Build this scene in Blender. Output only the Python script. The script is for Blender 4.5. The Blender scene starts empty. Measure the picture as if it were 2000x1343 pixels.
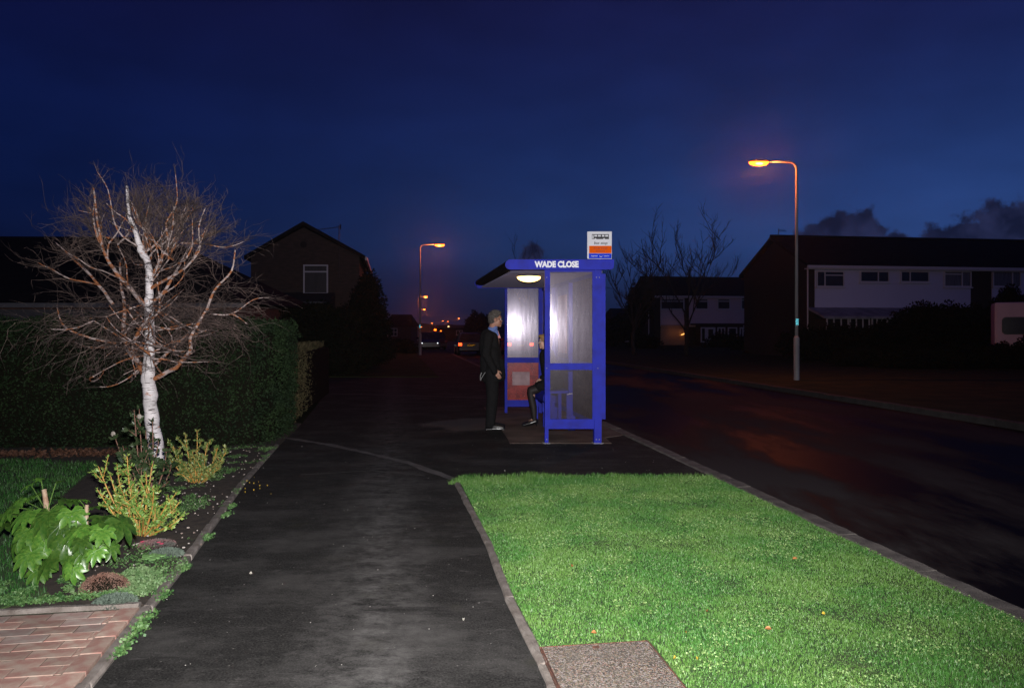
import bpy, bmesh, math, random
import numpy as np
from mathutils import Vector, Matrix, noise as mnoise
R = math.radians
random.seed(7); np.random.seed(7)
S = bpy.context.scene
COL = S.collection

# ---------------------------------------------------------------- camera
cd = bpy.data.cameras.new('camera'); cam = bpy.data.objects.new('camera', cd); COL.objects.link(cam)
cam.location = (0, 0, 1.5); cam.rotation_euler = (R(90), 0, 0)
cd.sensor_width = 36; cd.lens = 36*1525/2000; cd.shift_y = -26.5/2000
cd.clip_start = 0.1; cd.clip_end = 4000
S.camera = cam
# ---------------------------------------------------------------- view
S.view_settings.view_transform = 'Standard'; S.view_settings.look = 'None'
S.view_settings.exposure = 0; S.view_settings.gamma = 1; S.view_settings.use_curve_mapping = False
S.render.engine = 'CYCLES'
S.cycles.use_denoising = True
S.cycles.max_bounces = 8; S.cycles.transparent_max_bounces = 16
S.cycles.sample_clamp_indirect = 4
# ---------------------------------------------------------------- sky: dusk gradient with low cloud banks
W = bpy.data.worlds.new('World'); S.world = W; W.use_nodes = True
nt = W.node_tree; N = nt.nodes; L = nt.links
for n in list(N): N.remove(n)
out = N.new('ShaderNodeOutputWorld'); bg = N.new('ShaderNodeBackground'); L.new(bg.outputs[0], out.inputs[0])
tc = N.new('ShaderNodeTexCoord'); sp = N.new('ShaderNodeSeparateXYZ'); L.new(tc.outputs['Generated'], sp.inputs[0])
def wramp(stops):
    r = N.new('ShaderNodeValToRGB'); e = r.color_ramp.elements
    r.color_ramp.interpolation = 'B_SPLINE'
    while len(e) > 1: e.remove(e[-1])
    e[0].position, e[0].color = stops[0][0], (*stops[0][1], 1)
    for p, c in stops[1:]:
        q = e.new(p); q.color = (*c, 1)
    L.new(sp.outputs['Z'], r.inputs[0]); return r
ra = wramp([(0, (.0022,.0035,.014)), (.06, (.0024,.0045,.020)), (.14, (.0024,.0076,.046)), (.24, (.0026,.0078,.054)), (.33, (.0028,.0052,.042)), (.42, (.0030,.0032,.030)), (1, (.002,.002,.018))])
rb = wramp([(0, (.008,.013,.045)), (.05, (.012,.024,.085)), (.10, (.024,.060,.205)), (.16, (.017,.046,.175)), (.24, (.011,.027,.122)), (.33, (.008,.014,.080)), (.42, (.0075,.0085,.056)), (1, (.004,.003,.03))])
mr = N.new('ShaderNodeMapRange'); mr.interpolation_type = 'SMOOTHSTEP'
mr.inputs[1].default_value = -.62; mr.inputs[2].default_value = .62
L.new(sp.outputs['X'], mr.inputs[0])
mx = N.new('ShaderNodeMix'); mx.data_type = 'RGBA'
L.new(mr.outputs[0], mx.inputs[0]); L.new(ra.outputs[0], mx.inputs[6]); L.new(rb.outputs[0], mx.inputs[7])
# cloud puffs, each a soft ball in the sky roughened by noise
nz = N.new('ShaderNodeTexNoise'); nz.inputs['Scale'].default_value = 26; nz.inputs['Detail'].default_value = 7; nz.inputs['Roughness'].default_value = .62
L.new(tc.outputs['Generated'], nz.inputs[0])
def dirv(px, py):
    v = Vector(((px-1000)/1525, 1, (645-py)/1525)); v.normalize(); return v
acc = None
for (px, py, r) in [(1612,478,.034),(1650,462,.028),(1692,478,.034),(1740,486,.028),(1600,492,.04),(1668,490,.05),(1800,492,.022),(1842,488,.03),(1885,474,.034),
                    (1925,458,.03),(1948,408,.014),(1972,425,.022),(1990,455,.04),(1960,480,.045),(2050,460,.055),(2120,480,.07),(2220,520,.09),(1030,497,.013),(1045,505,.013)]:
    d_ = N.new('ShaderNodeVectorMath'); d_.operation = 'DISTANCE'; d_.inputs[1].default_value = dirv(px, py)
    L.new(tc.outputs['Generated'], d_.inputs[0])
    s_ = N.new('ShaderNodeMath'); s_.operation = 'SUBTRACT'; s_.inputs[0].default_value = r; L.new(d_.outputs['Value'], s_.inputs[1])
    if acc is None: acc = s_.outputs[0]
    else:
        m_ = N.new('ShaderNodeMath'); m_.operation = 'SMOOTH_MAX'; m_.inputs[2].default_value = .006
        L.new(acc, m_.inputs[0]); L.new(s_.outputs[0], m_.inputs[1]); acc = m_.outputs[0]
a1 = N.new('ShaderNodeMath'); a1.operation = 'MULTIPLY_ADD'; a1.inputs[1].default_value = .07; a1.inputs[2].default_value = -.036
L.new(nz.outputs[0], a1.inputs[0])
a2 = N.new('ShaderNodeMath'); a2.operation = 'ADD'; L.new(acc, a2.inputs[0]); L.new(a1.outputs[0], a2.inputs[1])
a3 = N.new('ShaderNodeMapRange'); a3.interpolation_type = 'SMOOTHSTEP'; a3.inputs[1].default_value = -.002; a3.inputs[2].default_value = .007
L.new(a2.outputs[0], a3.inputs[0])
nz2 = N.new('ShaderNodeTexNoise'); nz2.inputs['Scale'].default_value = 34; nz2.inputs['Detail'].default_value = 5
L.new(tc.outputs['Generated'], nz2.inputs[0])
cr = N.new('ShaderNodeValToRGB'); cr.color_ramp.elements[0].position = .38; cr.color_ramp.elements[0].color = (.0065,.009,.030,1)
cr.color_ramp.elements[1].position = .66; cr.color_ramp.elements[1].color = (.019,.024,.072,1); L.new(nz2.outputs[0], cr.inputs[0])
mx2 = N.new('ShaderNodeMix'); mx2.data_type = 'RGBA'
L.new(a3.outputs[0], mx2.inputs[0]); L.new(mx.outputs[2], mx2.inputs[6]); L.new(cr.outputs[0], mx2.inputs[7])
# faint streaky haze bank low over the street
nz3 = N.new('ShaderNodeTexNoise'); nz3.inputs['Scale'].default_value = 7; nz3.inputs['Detail'].default_value = 6
mp3 = N.new('ShaderNodeMapping'); mp3.inputs['Scale'].default_value = (1,1,2.6); L.new(tc.outputs['Generated'], mp3.inputs[0]); L.new(mp3.outputs[0], nz3.inputs[0])
mr3 = N.new('ShaderNodeMapRange'); mr3.inputs[1].default_value = .3; mr3.inputs[2].default_value = .7; mr3.inputs[3].default_value = .86; mr3.inputs[4].default_value = 1.12
L.new(nz3.outputs[0], mr3.inputs[0])
vm = N.new('ShaderNodeVectorMath'); vm.operation = 'SCALE'; L.new(mx2.outputs[2], vm.inputs[0]); L.new(mr3.outputs[0], vm.inputs['Scale'])
L.new(vm.outputs[0], bg.inputs[0]); bg.inputs[1].default_value = 1.0
# ---------------------------------------------------------------- the camera's flash (the photograph is flash lit)
fl = bpy.data.lights.new('camera_flash', 'SPOT'); fo = bpy.data.objects.new('camera_flash', fl); COL.objects.link(fo)
fl.energy = 3500; fl.color = (1, .97, .96); fl.shadow_soft_size = .03; fl.spot_size = R(100); fl.spot_blend = 1.0
fo.location = (.02, 0, 1.66); fo.rotation_euler = (R(87), 0, R(3))

# ================================================================= helpers
F = 1525.0
def G(px, py, z=0.0):                       # ground point seen at a photo pixel
    d = F*(1.5-z)/(py-645.0); return ((px-1000)/F*d, d)
def AT(px, py, d): return Vector(((px-1000)/F*d, d, 1.5+(645-py)/F*d))
def mat(name, c, rough=.6, metal=0.0, c2=None, scale=8.0, detail=5, bump=0.0, bscale=None, spec=.5, lo=.35, hi=.65, stretch=None, rough2=None, coat=0.0, rnd=0.0, sub=None):
    m = bpy.data.materials.new(name); m.use_nodes = True
    t = m.node_tree; n = t.nodes; b = n['Principled BSDF']
    b.inputs['Base Color'].default_value = (*c, 1); b.inputs['Roughness'].default_value = rough
    b.inputs['Metallic'].default_value = metal; b.inputs['Specular IOR Level'].default_value = spec
    b.inputs['Coat Weight'].default_value = coat
    co = n.new('ShaderNodeTexCoord'); src = co.outputs['Object']
    if stretch:
        mp = n.new('ShaderNodeMapping'); mp.inputs['Scale'].default_value = stretch; t.links.new(src, mp.inputs[0]); src = mp.outputs[0]
    colo = None
    if c2 is not None:
        z = n.new('ShaderNodeTexNoise'); z.inputs['Scale'].default_value = scale; z.inputs['Detail'].default_value = detail; t.links.new(src, z.inputs[0])
        r = n.new('ShaderNodeMapRange'); r.inputs[1].default_value = lo; r.inputs[2].default_value = hi; t.links.new(z.outputs[0], r.inputs[0])
        x = n.new('ShaderNodeMix'); x.data_type = 'RGBA'; x.inputs[6].default_value = (*c, 1); x.inputs[7].default_value = (*c2, 1)
        t.links.new(r.outputs[0], x.inputs[0]); colo = x.outputs[2]
        if rough2 is not None:
            q = n.new('ShaderNodeMapRange'); q.inputs[3].default_value = rough; q.inputs[4].default_value = rough2
            t.links.new(r.outputs[0], q.inputs[0]); t.links.new(q.outputs[0], b.inputs['Roughness'])
    if rnd:
        oi = n.new('ShaderNodeObjectInfo'); hs = n.new('ShaderNodeHueSaturation')
        q = n.new('ShaderNodeMapRange'); q.inputs[3].default_value = 1-rnd; q.inputs[4].default_value = 1+rnd
        t.links.new(oi.outputs['Random'], q.inputs[0]); t.links.new(q.outputs[0], hs.inputs['Value'])
        if colo: t.links.new(colo, hs.inputs['Color'])
        else: hs.inputs['Color'].default_value = (*c, 1)
        colo = hs.outputs[0]
    if colo: t.links.new(colo, b.inputs['Base Color'])
    if bump:
        z = n.new('ShaderNodeTexNoise'); z.inputs['Scale'].default_value = bscale or scale*4; z.inputs['Detail'].default_value = 4; t.links.new(src, z.inputs[0])
        u = n.new('ShaderNodeBump'); u.inputs['Strength'].default_value = bump; u.inputs['Distance'].default_value = .01
        t.links.new(z.outputs[0], u.inputs['Height']); t.links.new(u.outputs[0], b.inputs['Normal'])
    return m
def emit(name, c, s):
    m = bpy.data.materials.new(name); m.use_nodes = True; t = m.node_tree
    b = t.nodes['Principled BSDF']; b.inputs['Base Color'].default_value = (*c, 1)
    b.inputs['Emission Color'].default_value = (*c, 1); b.inputs['Emission Strength'].default_value = s
    return m
class B:
    def __init__(s): s.v = []; s.f = []
    def add(s, vs, fs):
        k = len(s.v); s.v += [tuple(p) for p in vs]; s.f += [tuple(i+k for i in f) for f in fs]; return s
    def box(s, x0, x1, y0, y1, z0, z1, sk=0.0):     # sk: x shift per unit of y (the shelter's long axis runs with the road)
        vs = [(x+sk*y, y, z) for z in (z0, z1) for (x, y) in ((x0,y0),(x1,y0),(x1,y1),(x0,y1))]
        return s.add(vs, [(0,3,2,1),(4,5,6,7),(0,1,5,4),(1,2,6,5),(2,3,7,6),(3,0,4,7)])
    def prism(s, poly, z0, z1):
        n = len(poly); a = sum(poly[i][0]*poly[(i+1)%n][1]-poly[(i+1)%n][0]*poly[i][1] for i in range(n))
        if a < 0: poly = poly[::-1]
        vs = [(x,y,z0) for x,y in poly]+[(x,y,z1) for x,y in poly]
        return s.add(vs, [tuple(range(n-1,-1,-1)), tuple(range(n,2*n))]+[(i,(i+1)%n,n+(i+1)%n,n+i) for i in range(n)])
    def tube(s, pts, rad, n=8, cap=True):
        pts = [Vector(p) for p in pts]
        if not hasattr(rad, '__len__'): rad = [rad]*len(pts)
        k = len(s.v); up = None
        for i, p in enumerate(pts):
            t = (pts[min(i+1,len(pts)-1)]-pts[max(i-1,0)])
            if t.length < 1e-9: t = Vector((0,0,1))
            t.normalize()
            if up is None: up = Vector((1,0,0)) if abs(t.x) < .8 else Vector((0,1,0))
            a = t.cross(up); a.normalize(); b = t.cross(a); up = -b if False else a.cross(t)
            for j in range(n):
                an = 2*math.pi*j/n; q = p+(a*math.cos(an)+b*math.sin(an))*rad[i]; s.v.append(tuple(q))
        for i in range(len(pts)-1):
            for j in range(n):
                s.f.append((k+i*n+j, k+i*n+(j+1)%n, k+(i+1)*n+(j+1)%n, k+(i+1)*n+j))
        if cap and n > 2:
            s.f.append(tuple(k+j for j in range(n-1,-1,-1))); m = k+(len(pts)-1)*n; s.f.append(tuple(m+j for j in range(n)))
        return s
    def ball(s, c, r, nu=12, nv=8, fn=None):
        if not hasattr(r, '__len__'): r = (r,r,r)
        k = len(s.v)
        for i in range(nv+1):
            th = math.pi*i/nv
            for j in range(nu):
                ph = 2*math.pi*j/nu; d = Vector((math.sin(th)*math.cos(ph), math.sin(th)*math.sin(ph), math.cos(th)))
                q = Vector((c[0]+r[0]*d.x, c[1]+r[1]*d.y, c[2]+r[2]*d.z))
                if fn: q = fn(q, d)
                s.v.append(tuple(q))
        for i in range(nv):
            for j in range(nu):
                s.f.append((k+i*nu+j, k+(i+1)*nu+j, k+(i+1)*nu+(j+1)%nu, k+i*nu+(j+1)%nu))
        return s
    def mesh(s, name):
        me = bpy.data.meshes.new(name); me.from_pydata(s.v, [], s.f); me.update(); return me
    def build(s, name, m=None, parent=None, smooth=False, bevel=0.0):
        me = s.mesh(name)
        if bevel:
            bm = bmesh.new(); bm.from_mesh(me)
            bmesh.ops.bevel(bm, geom=bm.edges[:], offset=bevel, segments=2, affect='EDGES', profile=.6); bm.to_mesh(me); bm.free()
        return obj(name, me, m, parent, smooth)
def obj(name, me, m=None, parent=None, smooth=False):
    if m is not None and not me.materials: me.materials.append(m)
    if smooth: me.polygons.foreach_set('use_smooth', [True]*len(me.polygons))
    o = bpy.data.objects.new(name, me); COL.objects.link(o)
    if parent is not None: o.parent = parent
    return o
def tag(o, label=None, cat=None, group=None, kind=None):
    if label: o['label'] = label
    if cat: o['category'] = cat
    if group: o['group'] = group
    if kind: o['kind'] = kind
    return o
def thing(name, label, cat, loc=(0,0,0), rz=0.0, group=None, kind=None):
    o = bpy.data.objects.new(name, None); COL.objects.link(o); o.location = loc; o.rotation_euler = (0,0,rz)
    o.empty_display_size = .2
    return tag(o, label, cat, group, kind)
def struct(name, b, m, parent=None):
    o = b.build(name, m, parent)
    if parent is None: o['kind'] = 'structure'
    return o
def copy_tree(o, parent=None):
    c = o.copy(); COL.objects.link(c)
    if parent is not None: c.parent = parent
    for ch in list(o.children): copy_tree(ch, c)
    return c
def npmesh(name, V, nper, nverts_face):
    """V: (n*nper,3) array; faces of nverts_face consecutive index patterns given as list of tuples per element"""
    V = np.asarray(V, dtype=np.float32); n = V.shape[0]//nper
    me = bpy.data.meshes.new(name); me.vertices.add(len(V)); me.vertices.foreach_set('co', V.ravel())
    idx = []; starts = []; tot = 0
    pat = [np.array(p) for p in nverts_face]
    base = (np.arange(n)*nper)[:,None]
    loops = np.concatenate([base+p[None,:] for p in pat], axis=1)      # n x sum
    sizes = np.array([len(p) for p in pat]); per = sizes.sum()
    off = np.concatenate([[0], np.cumsum(sizes)[:-1]])
    me.loops.add(n*per); me.loops.foreach_set('vertex_index', loops.ravel().astype(np.int32))
    me.polygons.add(n*len(pat)); ls = ((np.arange(n)*per)[:,None]+off[None,:]).ravel().astype(np.int32)
    me.polygons.foreach_set('loop_start', ls)
    me.update(calc_edges=True); me.validate(); return me
def unit(a): return a/np.maximum(np.linalg.norm(a,axis=1,keepdims=True),1e-9)
def leafmesh(name, P, D, length, width, fold=.25, rnd=.45):
    """leaves at points P, pointing along D (n,3)"""
    n = len(P); D = unit(D+np.random.normal(0,rnd,(n,3))); 
    A = unit(np.cross(D, np.random.normal(0,1,(n,3)))); Nn = np.cross(A, D)
    l = (length*np.random.uniform(.6,1.25,n))[:,None]; w = (width*np.random.uniform(.7,1.2,n))[:,None]
    V = np.stack([P, P+D*l*.5+A*w*.5+Nn*w*fold, P+D*l, P+D*l*.5-A*w*.5+Nn*w*fold], axis=1).reshape(-1,3)
    return npmesh(name, V, 4, [(0,1,2),(0,2,3)])
def inpoly(x, y, poly):
    r = np.zeros(len(x), bool); n = len(poly); j = n-1
    for i in range(n):
        xi, yi = poly[i]; xj, yj = poly[j]
        c = ((yi > y) != (yj > y)) & (x < (xj-xi)*(y-yi)/(yj-yi+1e-12)+xi); r ^= c; j = i
    return r
def scatter(poly, n, holes=()):
    P = np.array(poly); lo = P.min(0); hi = P.max(0); out = []
    got = 0
    while got < n:
        q = np.random.uniform(lo, hi, (n*2,2)); k = inpoly(q[:,0], q[:,1], poly)
        for h in holes: k &= ~inpoly(q[:,0], q[:,1], h)
        q = q[k]; out.append(q); got += len(q)
    return np.concatenate(out)[:n]
def remesh(b, voxel, name, smooth_it=2):
    """fuse overlapping closed shapes of a builder into one continuous surface"""
    me = b.mesh(name+'_raw'); o = bpy.data.objects.new(name+'_raw', me); COL.objects.link(o)
    r = o.modifiers.new('r', 'REMESH'); r.mode = 'VOXEL'; r.voxel_size = voxel
    sm = o.modifiers.new('s', 'SMOOTH'); sm.iterations = smooth_it; sm.factor = .5
    dg = bpy.context.evaluated_depsgraph_get(); dg.update()
    m2 = bpy.data.meshes.new_from_object(o.evaluated_get(dg)); m2.name = name
    bpy.data.objects.remove(o); bpy.data.meshes.remove(me)
    m2.materials.clear(); return m2
def text(body, size, m, parent, loc, name='lettering', bold=0.0, shear=0.0, sx=1.0, depth=.0015):
    cu = bpy.data.curves.new('t', 'FONT'); cu.body = body; cu.size = size; cu.align_x = 'CENTER'; cu.align_y = 'CENTER'
    cu.offset = bold; cu.shear = shear; cu.extrude = depth; cu.resolution_u = 3
    o = bpy.data.objects.new('t', cu); COL.objects.link(o)
    dg = bpy.context.evaluated_depsgraph_get(); dg.update()
    me = bpy.data.meshes.new_from_object(o.evaluated_get(dg)); bpy.data.objects.remove(o)
    me.transform(Matrix.Translation(loc) @ Matrix.Rotation(R(90),4,'X') @ Matrix.Scale(sx,4,(1,0,0)))
    me.materials.clear(); return obj(name, me, m, parent)
def retro(name, w, h, c, parent, loc, rough=.22, cell=.02):
    """retroreflective plate: a sheet of mirrored corner cubes, facing -Y"""
    b = B(); s = cell; rowh = s*math.sqrt(3)/2; dep = s/math.sqrt(6)
    for r in range(int(h/rowh)):
        for k in range(int(w/s*2)-1):
            x = -w/2+k*s/2; z = r*rowh-h/2
            if (k+r) % 2 == 0: tri = [(x,z),(x+s,z),(x+s/2,z+rowh)]
            else: tri = [(x,z+rowh),(x+s/2,z),(x+s,z+rowh)]
            cx = sum(p[0] for p in tri)/3; cz = sum(p[1] for p in tri)/3
            b.add([(loc[0]+p[0], loc[1], loc[2]+p[1]) for p in tri]+[(loc[0]+cx, loc[1]+dep, loc[2]+cz)], [(0,1,3),(1,2,3),(2,0,3)])
    m = bpy.data.materials.get(name+'_sheet') or mat(name+'_sheet', c, rough=rough, metal=1)
    return b.build(name, m, parent)
SL = -0.142                                  # the street runs this much leftwards per metre away
def kx(d): return 2.75-.142*(d-4.2)          # left kerb line of the road
def kr(d): return kx(d)+6.6
TH = math.atan(.145)

# ================================================================= materials
M_asph = mat('damp_tarmac_path', (.016,.0155,.015), rough=.75, c2=(.034,.032,.031), scale=1.3, detail=9, lo=.42, hi=.75, bump=.8, bscale=220, spec=.35)
# path: add pale dry smears, speckle of grit and a moss tint
def path_mat():
    m = mat('footpath_tarmac', (.017,.0165,.016), rough=.9, spec=.12); t = m.node_tree; n = t.nodes; b = n['Principled BSDF']; l = t.links
    co = n.new('ShaderNodeTexCoord')
    def no(scale, detail, st=(1,1,1), rg=.55):
        mp = n.new('ShaderNodeMapping'); mp.inputs['Scale'].default_value = st; l.new(co.outputs['Object'], mp.inputs[0])
        z = n.new('ShaderNodeTexNoise'); z.inputs['Scale'].default_value = scale; z.inputs['Detail'].default_value = detail; z.inputs['Roughness'].default_value = rg
        l.new(mp.outputs[0], z.inputs[0]); return z.outputs[0]
    def rmp(x, a, c_, o0=0, o1=1):
        r = n.new('ShaderNodeMapRange'); r.inputs[1].default_value = a; r.inputs[2].default_value = c_; r.inputs[3].default_value = o0; r.inputs[4].default_value = o1; l.new(x, r.inputs[0]); return r.outputs[0]
    def mixc(f, a, c_):
        x = n.new('ShaderNodeMix'); x.data_type = 'RGBA'; l.new(f, x.inputs[0])
        if isinstance(a, tuple): x.inputs[6].default_value = (*a,1)
        else: l.new(a, x.inputs[6])
        x.inputs[7].default_value = (*c_,1); return x.outputs[2]
    c = mixc(rmp(no(90,3), .35, .7), (.006,.0058,.0056), (.036,.035,.033))
    c = mixc(rmp(no(1.1,8,(1,1.6,1),.74), .46, .68, 0, .8), c, (.068,.065,.062))
    c = mixc(rmp(no(4.5,6,(1,2.4,1),.7), .60, .72, 0, .7), c, (.10,.095,.09))
    c = mixc(rmp(no(9,10,(1,1.5,1),.75), .5, .72, 0, .5), c, (.06,.057,.054))
    sx_ = n.new('ShaderNodeSeparateXYZ'); l.new(co.outputs['Object'], sx_.inputs[0])
    k1 = n.new('ShaderNodeMath'); k1.operation = 'MULTIPLY_ADD'; k1.inputs[1].default_value = .145; l.new(sx_.outputs['Y'], k1.inputs[0]); l.new(sx_.outputs['X'], k1.inputs[2])
    k2 = n.new('ShaderNodeMath'); k2.operation = 'ADD'; k2.inputs[1].default_value = .13; l.new(k1.outputs[0], k2.inputs[0])
    k3 = n.new('ShaderNodeMath'); k3.operation = 'ABSOLUTE'; l.new(k2.outputs[0], k3.inputs[0])
    w1 = rmp(k3.outputs[0], .42, .03); w2 = rmp(no(4.5,12,(1,1.5,1),.80), .42, .62)
    k4 = n.new('ShaderNodeMath'); k4.operation = 'MULTIPLY'; l.new(w1, k4.inputs[0]); l.new(w2, k4.inputs[1])
    c = mixc(k4.outputs[0], c, (.10,.096,.092))
    c = mixc(rmp(no(2.2,5), .62, .8, 0, .6), c, (.024,.024,.010))
    c = mixc(rmp(no(1.7,9,(.35,2.2,1),.7), .60, .66, 0, .6), c, (.010,.0098,.0095))
    dn = n.new('ShaderNodeVectorMath'); dn.operation = 'DISTANCE'; dn.inputs[1].default_value = (-.62,12.5,0); l.new(co.outputs['Object'], dn.inputs[0])
    dm = n.new('ShaderNodeMath'); dm.operation = 'MULTIPLY_ADD'; dm.inputs[1].default_value = -1.6; l.new(no(1.7,6), dm.inputs[0]); l.new(dn.outputs['Value'], dm.inputs[2])
    c = mixc(rmp(dm.outputs[0], .15, -.15, 0, .85), c, (.13,.115,.105))
    v = n.new('ShaderNodeTexVoronoi'); v.inputs['Scale'].default_value = 55; l.new(co.outputs['Object'], v.inputs[0])
    c = mixc(rmp(v.outputs['Distance'], .22, .08, 0, .35), c, (.13,.12,.11))
    v2 = n.new('ShaderNodeTexVoronoi'); v2.inputs['Scale'].default_value = 9; l.new(co.outputs['Object'], v2.inputs[0])
    c = mixc(rmp(v2.outputs['Distance'], .05, .03, 0, .8), c, (.16,.15,.135))
    l.new(c, b.inputs['Base Color'])
    bu = n.new('ShaderNodeBump'); bu.inputs['Strength'].default_value = .9; bu.inputs['Distance'].default_value = .004
    l.new(no(260,2), bu.inputs['Height']); l.new(bu.outputs[0], b.inputs['Normal']); return m
M_path = path_mat()
def road_mat():
    m = mat('wet_road_tarmac', (.01,.01,.01), rough=.4, spec=.028); t = m.node_tree; n = t.nodes; b = n['Principled BSDF']; l = t.links
    co = n.new('ShaderNodeTexCoord'); mp = n.new('ShaderNodeMapping'); mp.inputs['Rotation'].default_value = (0,0,-TH); mp.inputs['Scale'].default_value = (.55,.16,1); l.new(co.outputs['Object'], mp.inputs[0])
    z = n.new('ShaderNodeTexNoise'); z.inputs['Scale'].default_value = 1.25; z.inputs['Detail'].default_value = 12; z.inputs['Roughness'].default_value = .66; l.new(mp.outputs[0], z.inputs[0])
    r = n.new('ShaderNodeMapRange'); r.inputs[1].default_value = .46; r.inputs[2].default_value = .60; l.new(z.outputs[0], r.inputs[0])
    x = n.new('ShaderNodeMix'); x.data_type = 'RGBA'; x.inputs[6].default_value = (.005,.0045,.0045,1); x.inputs[7].default_value = (.055,.050,.050,1); l.new(r.outputs[0], x.inputs[0]); l.new(x.outputs[2], b.inputs['Base Color'])
    q = n.new('ShaderNodeMapRange'); q.inputs[3].default_value = .48; q.inputs[4].default_value = .9; l.new(r.outputs[0], q.inputs[0]); l.new(q.outputs[0], b.inputs['Roughness'])
    g = n.new('ShaderNodeTexNoise'); g.inputs['Scale'].default_value = 120; g.inputs['Detail'].default_value = 3; l.new(co.outputs['Object'], g.inputs[0])
    u = n.new('ShaderNodeBump'); u.inputs['Strength'].default_value = .5; u.inputs['Distance'].default_value = .004; l.new(g.outputs[0], u.inputs['Height']); l.new(u.outputs[0], b.inputs['Normal'])
    return m
M_road = road_mat()
M_soil = mat('garden_soil', (.020,.014,.010), rough=.95, c2=(.05,.036,.026), scale=14, bump=1, bscale=60)
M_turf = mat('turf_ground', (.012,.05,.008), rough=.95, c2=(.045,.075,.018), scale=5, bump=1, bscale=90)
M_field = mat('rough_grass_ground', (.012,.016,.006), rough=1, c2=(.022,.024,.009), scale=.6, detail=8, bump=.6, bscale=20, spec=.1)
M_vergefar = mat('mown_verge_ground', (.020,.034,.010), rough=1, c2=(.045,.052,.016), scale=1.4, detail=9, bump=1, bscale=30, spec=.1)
M_conc = mat('weathered_concrete', (.11,.095,.085), rough=.9, c2=(.19,.17,.155), scale=9, detail=8, bump=.7, bscale=90)
M_kerb = mat('kerb_concrete', (.065,.057,.052), rough=.9, c2=(.14,.125,.11), scale=7, detail=8, bump=.7, bscale=80, rnd=.12)
M_edge = mat('edging_stone_concrete', (.10,.08,.068), rough=.9, c2=(.20,.175,.155), scale=10, detail=8, bump=.7, bscale=90, rnd=.12)
M_pad = mat('shelter_slab_concrete', (.085,.064,.054), rough=.9, c2=(.18,.14,.12), scale=1.6, detail=8, bump=.6, bscale=80, spec=.15)
M_brick = mat('red_paving_brick', (.30,.155,.125), rough=.85, c2=(.36,.27,.215), scale=13, detail=9, bump=.35, bscale=170, rnd=.2, lo=.4, hi=.62)
M_brickb = mat('grey_paving_brick', (.27,.165,.145), rough=.85, c2=(.33,.27,.23), scale=15, detail=9, bump=.35, bscale=170, rnd=.2)
M_blue = mat('blue_powder_coat', (.017,.026,.40), rough=.6, c2=(.016,.018,.24), scale=6, detail=9, lo=.45, hi=.75, spec=.16, bump=.05, bscale=200)
M_black = mat('black_print', (.01,.01,.012), rough=.6)
M_white = mat('white_enamel', (.66,.66,.70), rough=.7, spec=.1)
M_whitep = mat('white_paint_frame', (.55,.55,.58), rough=.5)
M_galv = mat('galvanised_lamp_steel', (.24,.235,.235), rough=.6, metal=.0, c2=(.34,.33,.33), scale=5, stretch=(1,1,.3), bump=.2, bscale=60)
M_darkm = mat('dark_metal', (.04,.04,.042), rough=.5, metal=.4)
M_roofd = mat('dark_roof_edge', (.018,.016,.020), rough=.35, spec=.5)
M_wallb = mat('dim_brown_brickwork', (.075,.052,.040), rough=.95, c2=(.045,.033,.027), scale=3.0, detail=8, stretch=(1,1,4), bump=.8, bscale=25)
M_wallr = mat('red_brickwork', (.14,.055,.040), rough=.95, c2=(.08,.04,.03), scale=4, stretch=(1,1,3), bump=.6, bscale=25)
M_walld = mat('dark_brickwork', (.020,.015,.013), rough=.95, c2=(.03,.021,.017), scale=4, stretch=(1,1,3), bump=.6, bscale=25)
M_tile = mat('dark_roof_tile', (.012,.011,.012), rough=.95, c2=(.022,.019,.018), scale=2, stretch=(1,1,5), bump=.8, bscale=12, spec=.1)
M_rend = mat('white_shiplap_cladding', (.58,.61,.78), rough=.7, c2=(.50,.53,.69), scale=1.5, detail=7, bump=.2, bscale=8)
M_rend2 = mat('pale_pink_render', (.66,.54,.58), rough=.8, c2=(.52,.43,.48), scale=1.2, detail=7)
M_glassd = mat('dark_window_glass', (.012,.013,.018), rough=.18, c2=(.03,.03,.035), scale=1.5, spec=.35)
M_curtain = mat('pale_curtained_glass', (.16,.16,.17), rough=.5, c2=(.08,.08,.09), scale=4, stretch=(4,1,.4))
M_privet = mat('privet_leaf', (.006,.017,.005), rough=.75, c2=(.016,.035,.009), scale=3, detail=6, spec=.25)
M_beech = mat('brown_green_hedge_leaf', (.060,.058,.026), rough=.8, c2=(.11,.085,.045), scale=3, detail=6, spec=.15)
M_darkl = mat('dark_evergreen_leaf', (.008,.010,.005), rough=.9, c2=(.014,.015,.007), scale=1, spec=.08)
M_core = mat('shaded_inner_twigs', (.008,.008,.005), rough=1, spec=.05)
M_skin = mat('skin', (.40,.215,.15), rough=.55, c2=(.34,.16,.11), scale=20)
M_skin2 = mat('fair_skin', (.60,.38,.30), rough=.5, c2=(.55,.31,.23), scale=20)
M_suit = mat('black_suit_cloth', (.006,.006,.007), rough=.9, c2=(.010,.010,.011), scale=30, spec=.15, bump=.3, bscale=14)
M_tights = mat('sheer_black_tights', (.022,.017,.017), rough=.6, c2=(.014,.011,.012), scale=14, spec=.3)
M_shoe = mat('polished_black_leather', (.008,.008,.009), rough=.28, spec=.5)
M_grey = mat('short_grey_hair', (.035,.030,.027), rough=.9, c2=(.12,.108,.10), scale=60, stretch=(1,1,1), bump=.8, bscale=180)
M_blond = mat('blonde_hair', (.26,.14,.045), rough=.65, c2=(.40,.25,.10), scale=60, bump=.8, bscale=160)
M_shirt = mat('pale_blue_shirt', (.11,.17,.42), rough=.8)
M_tie = mat('pink_tie', (.60,.22,.22), rough=.6)

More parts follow.
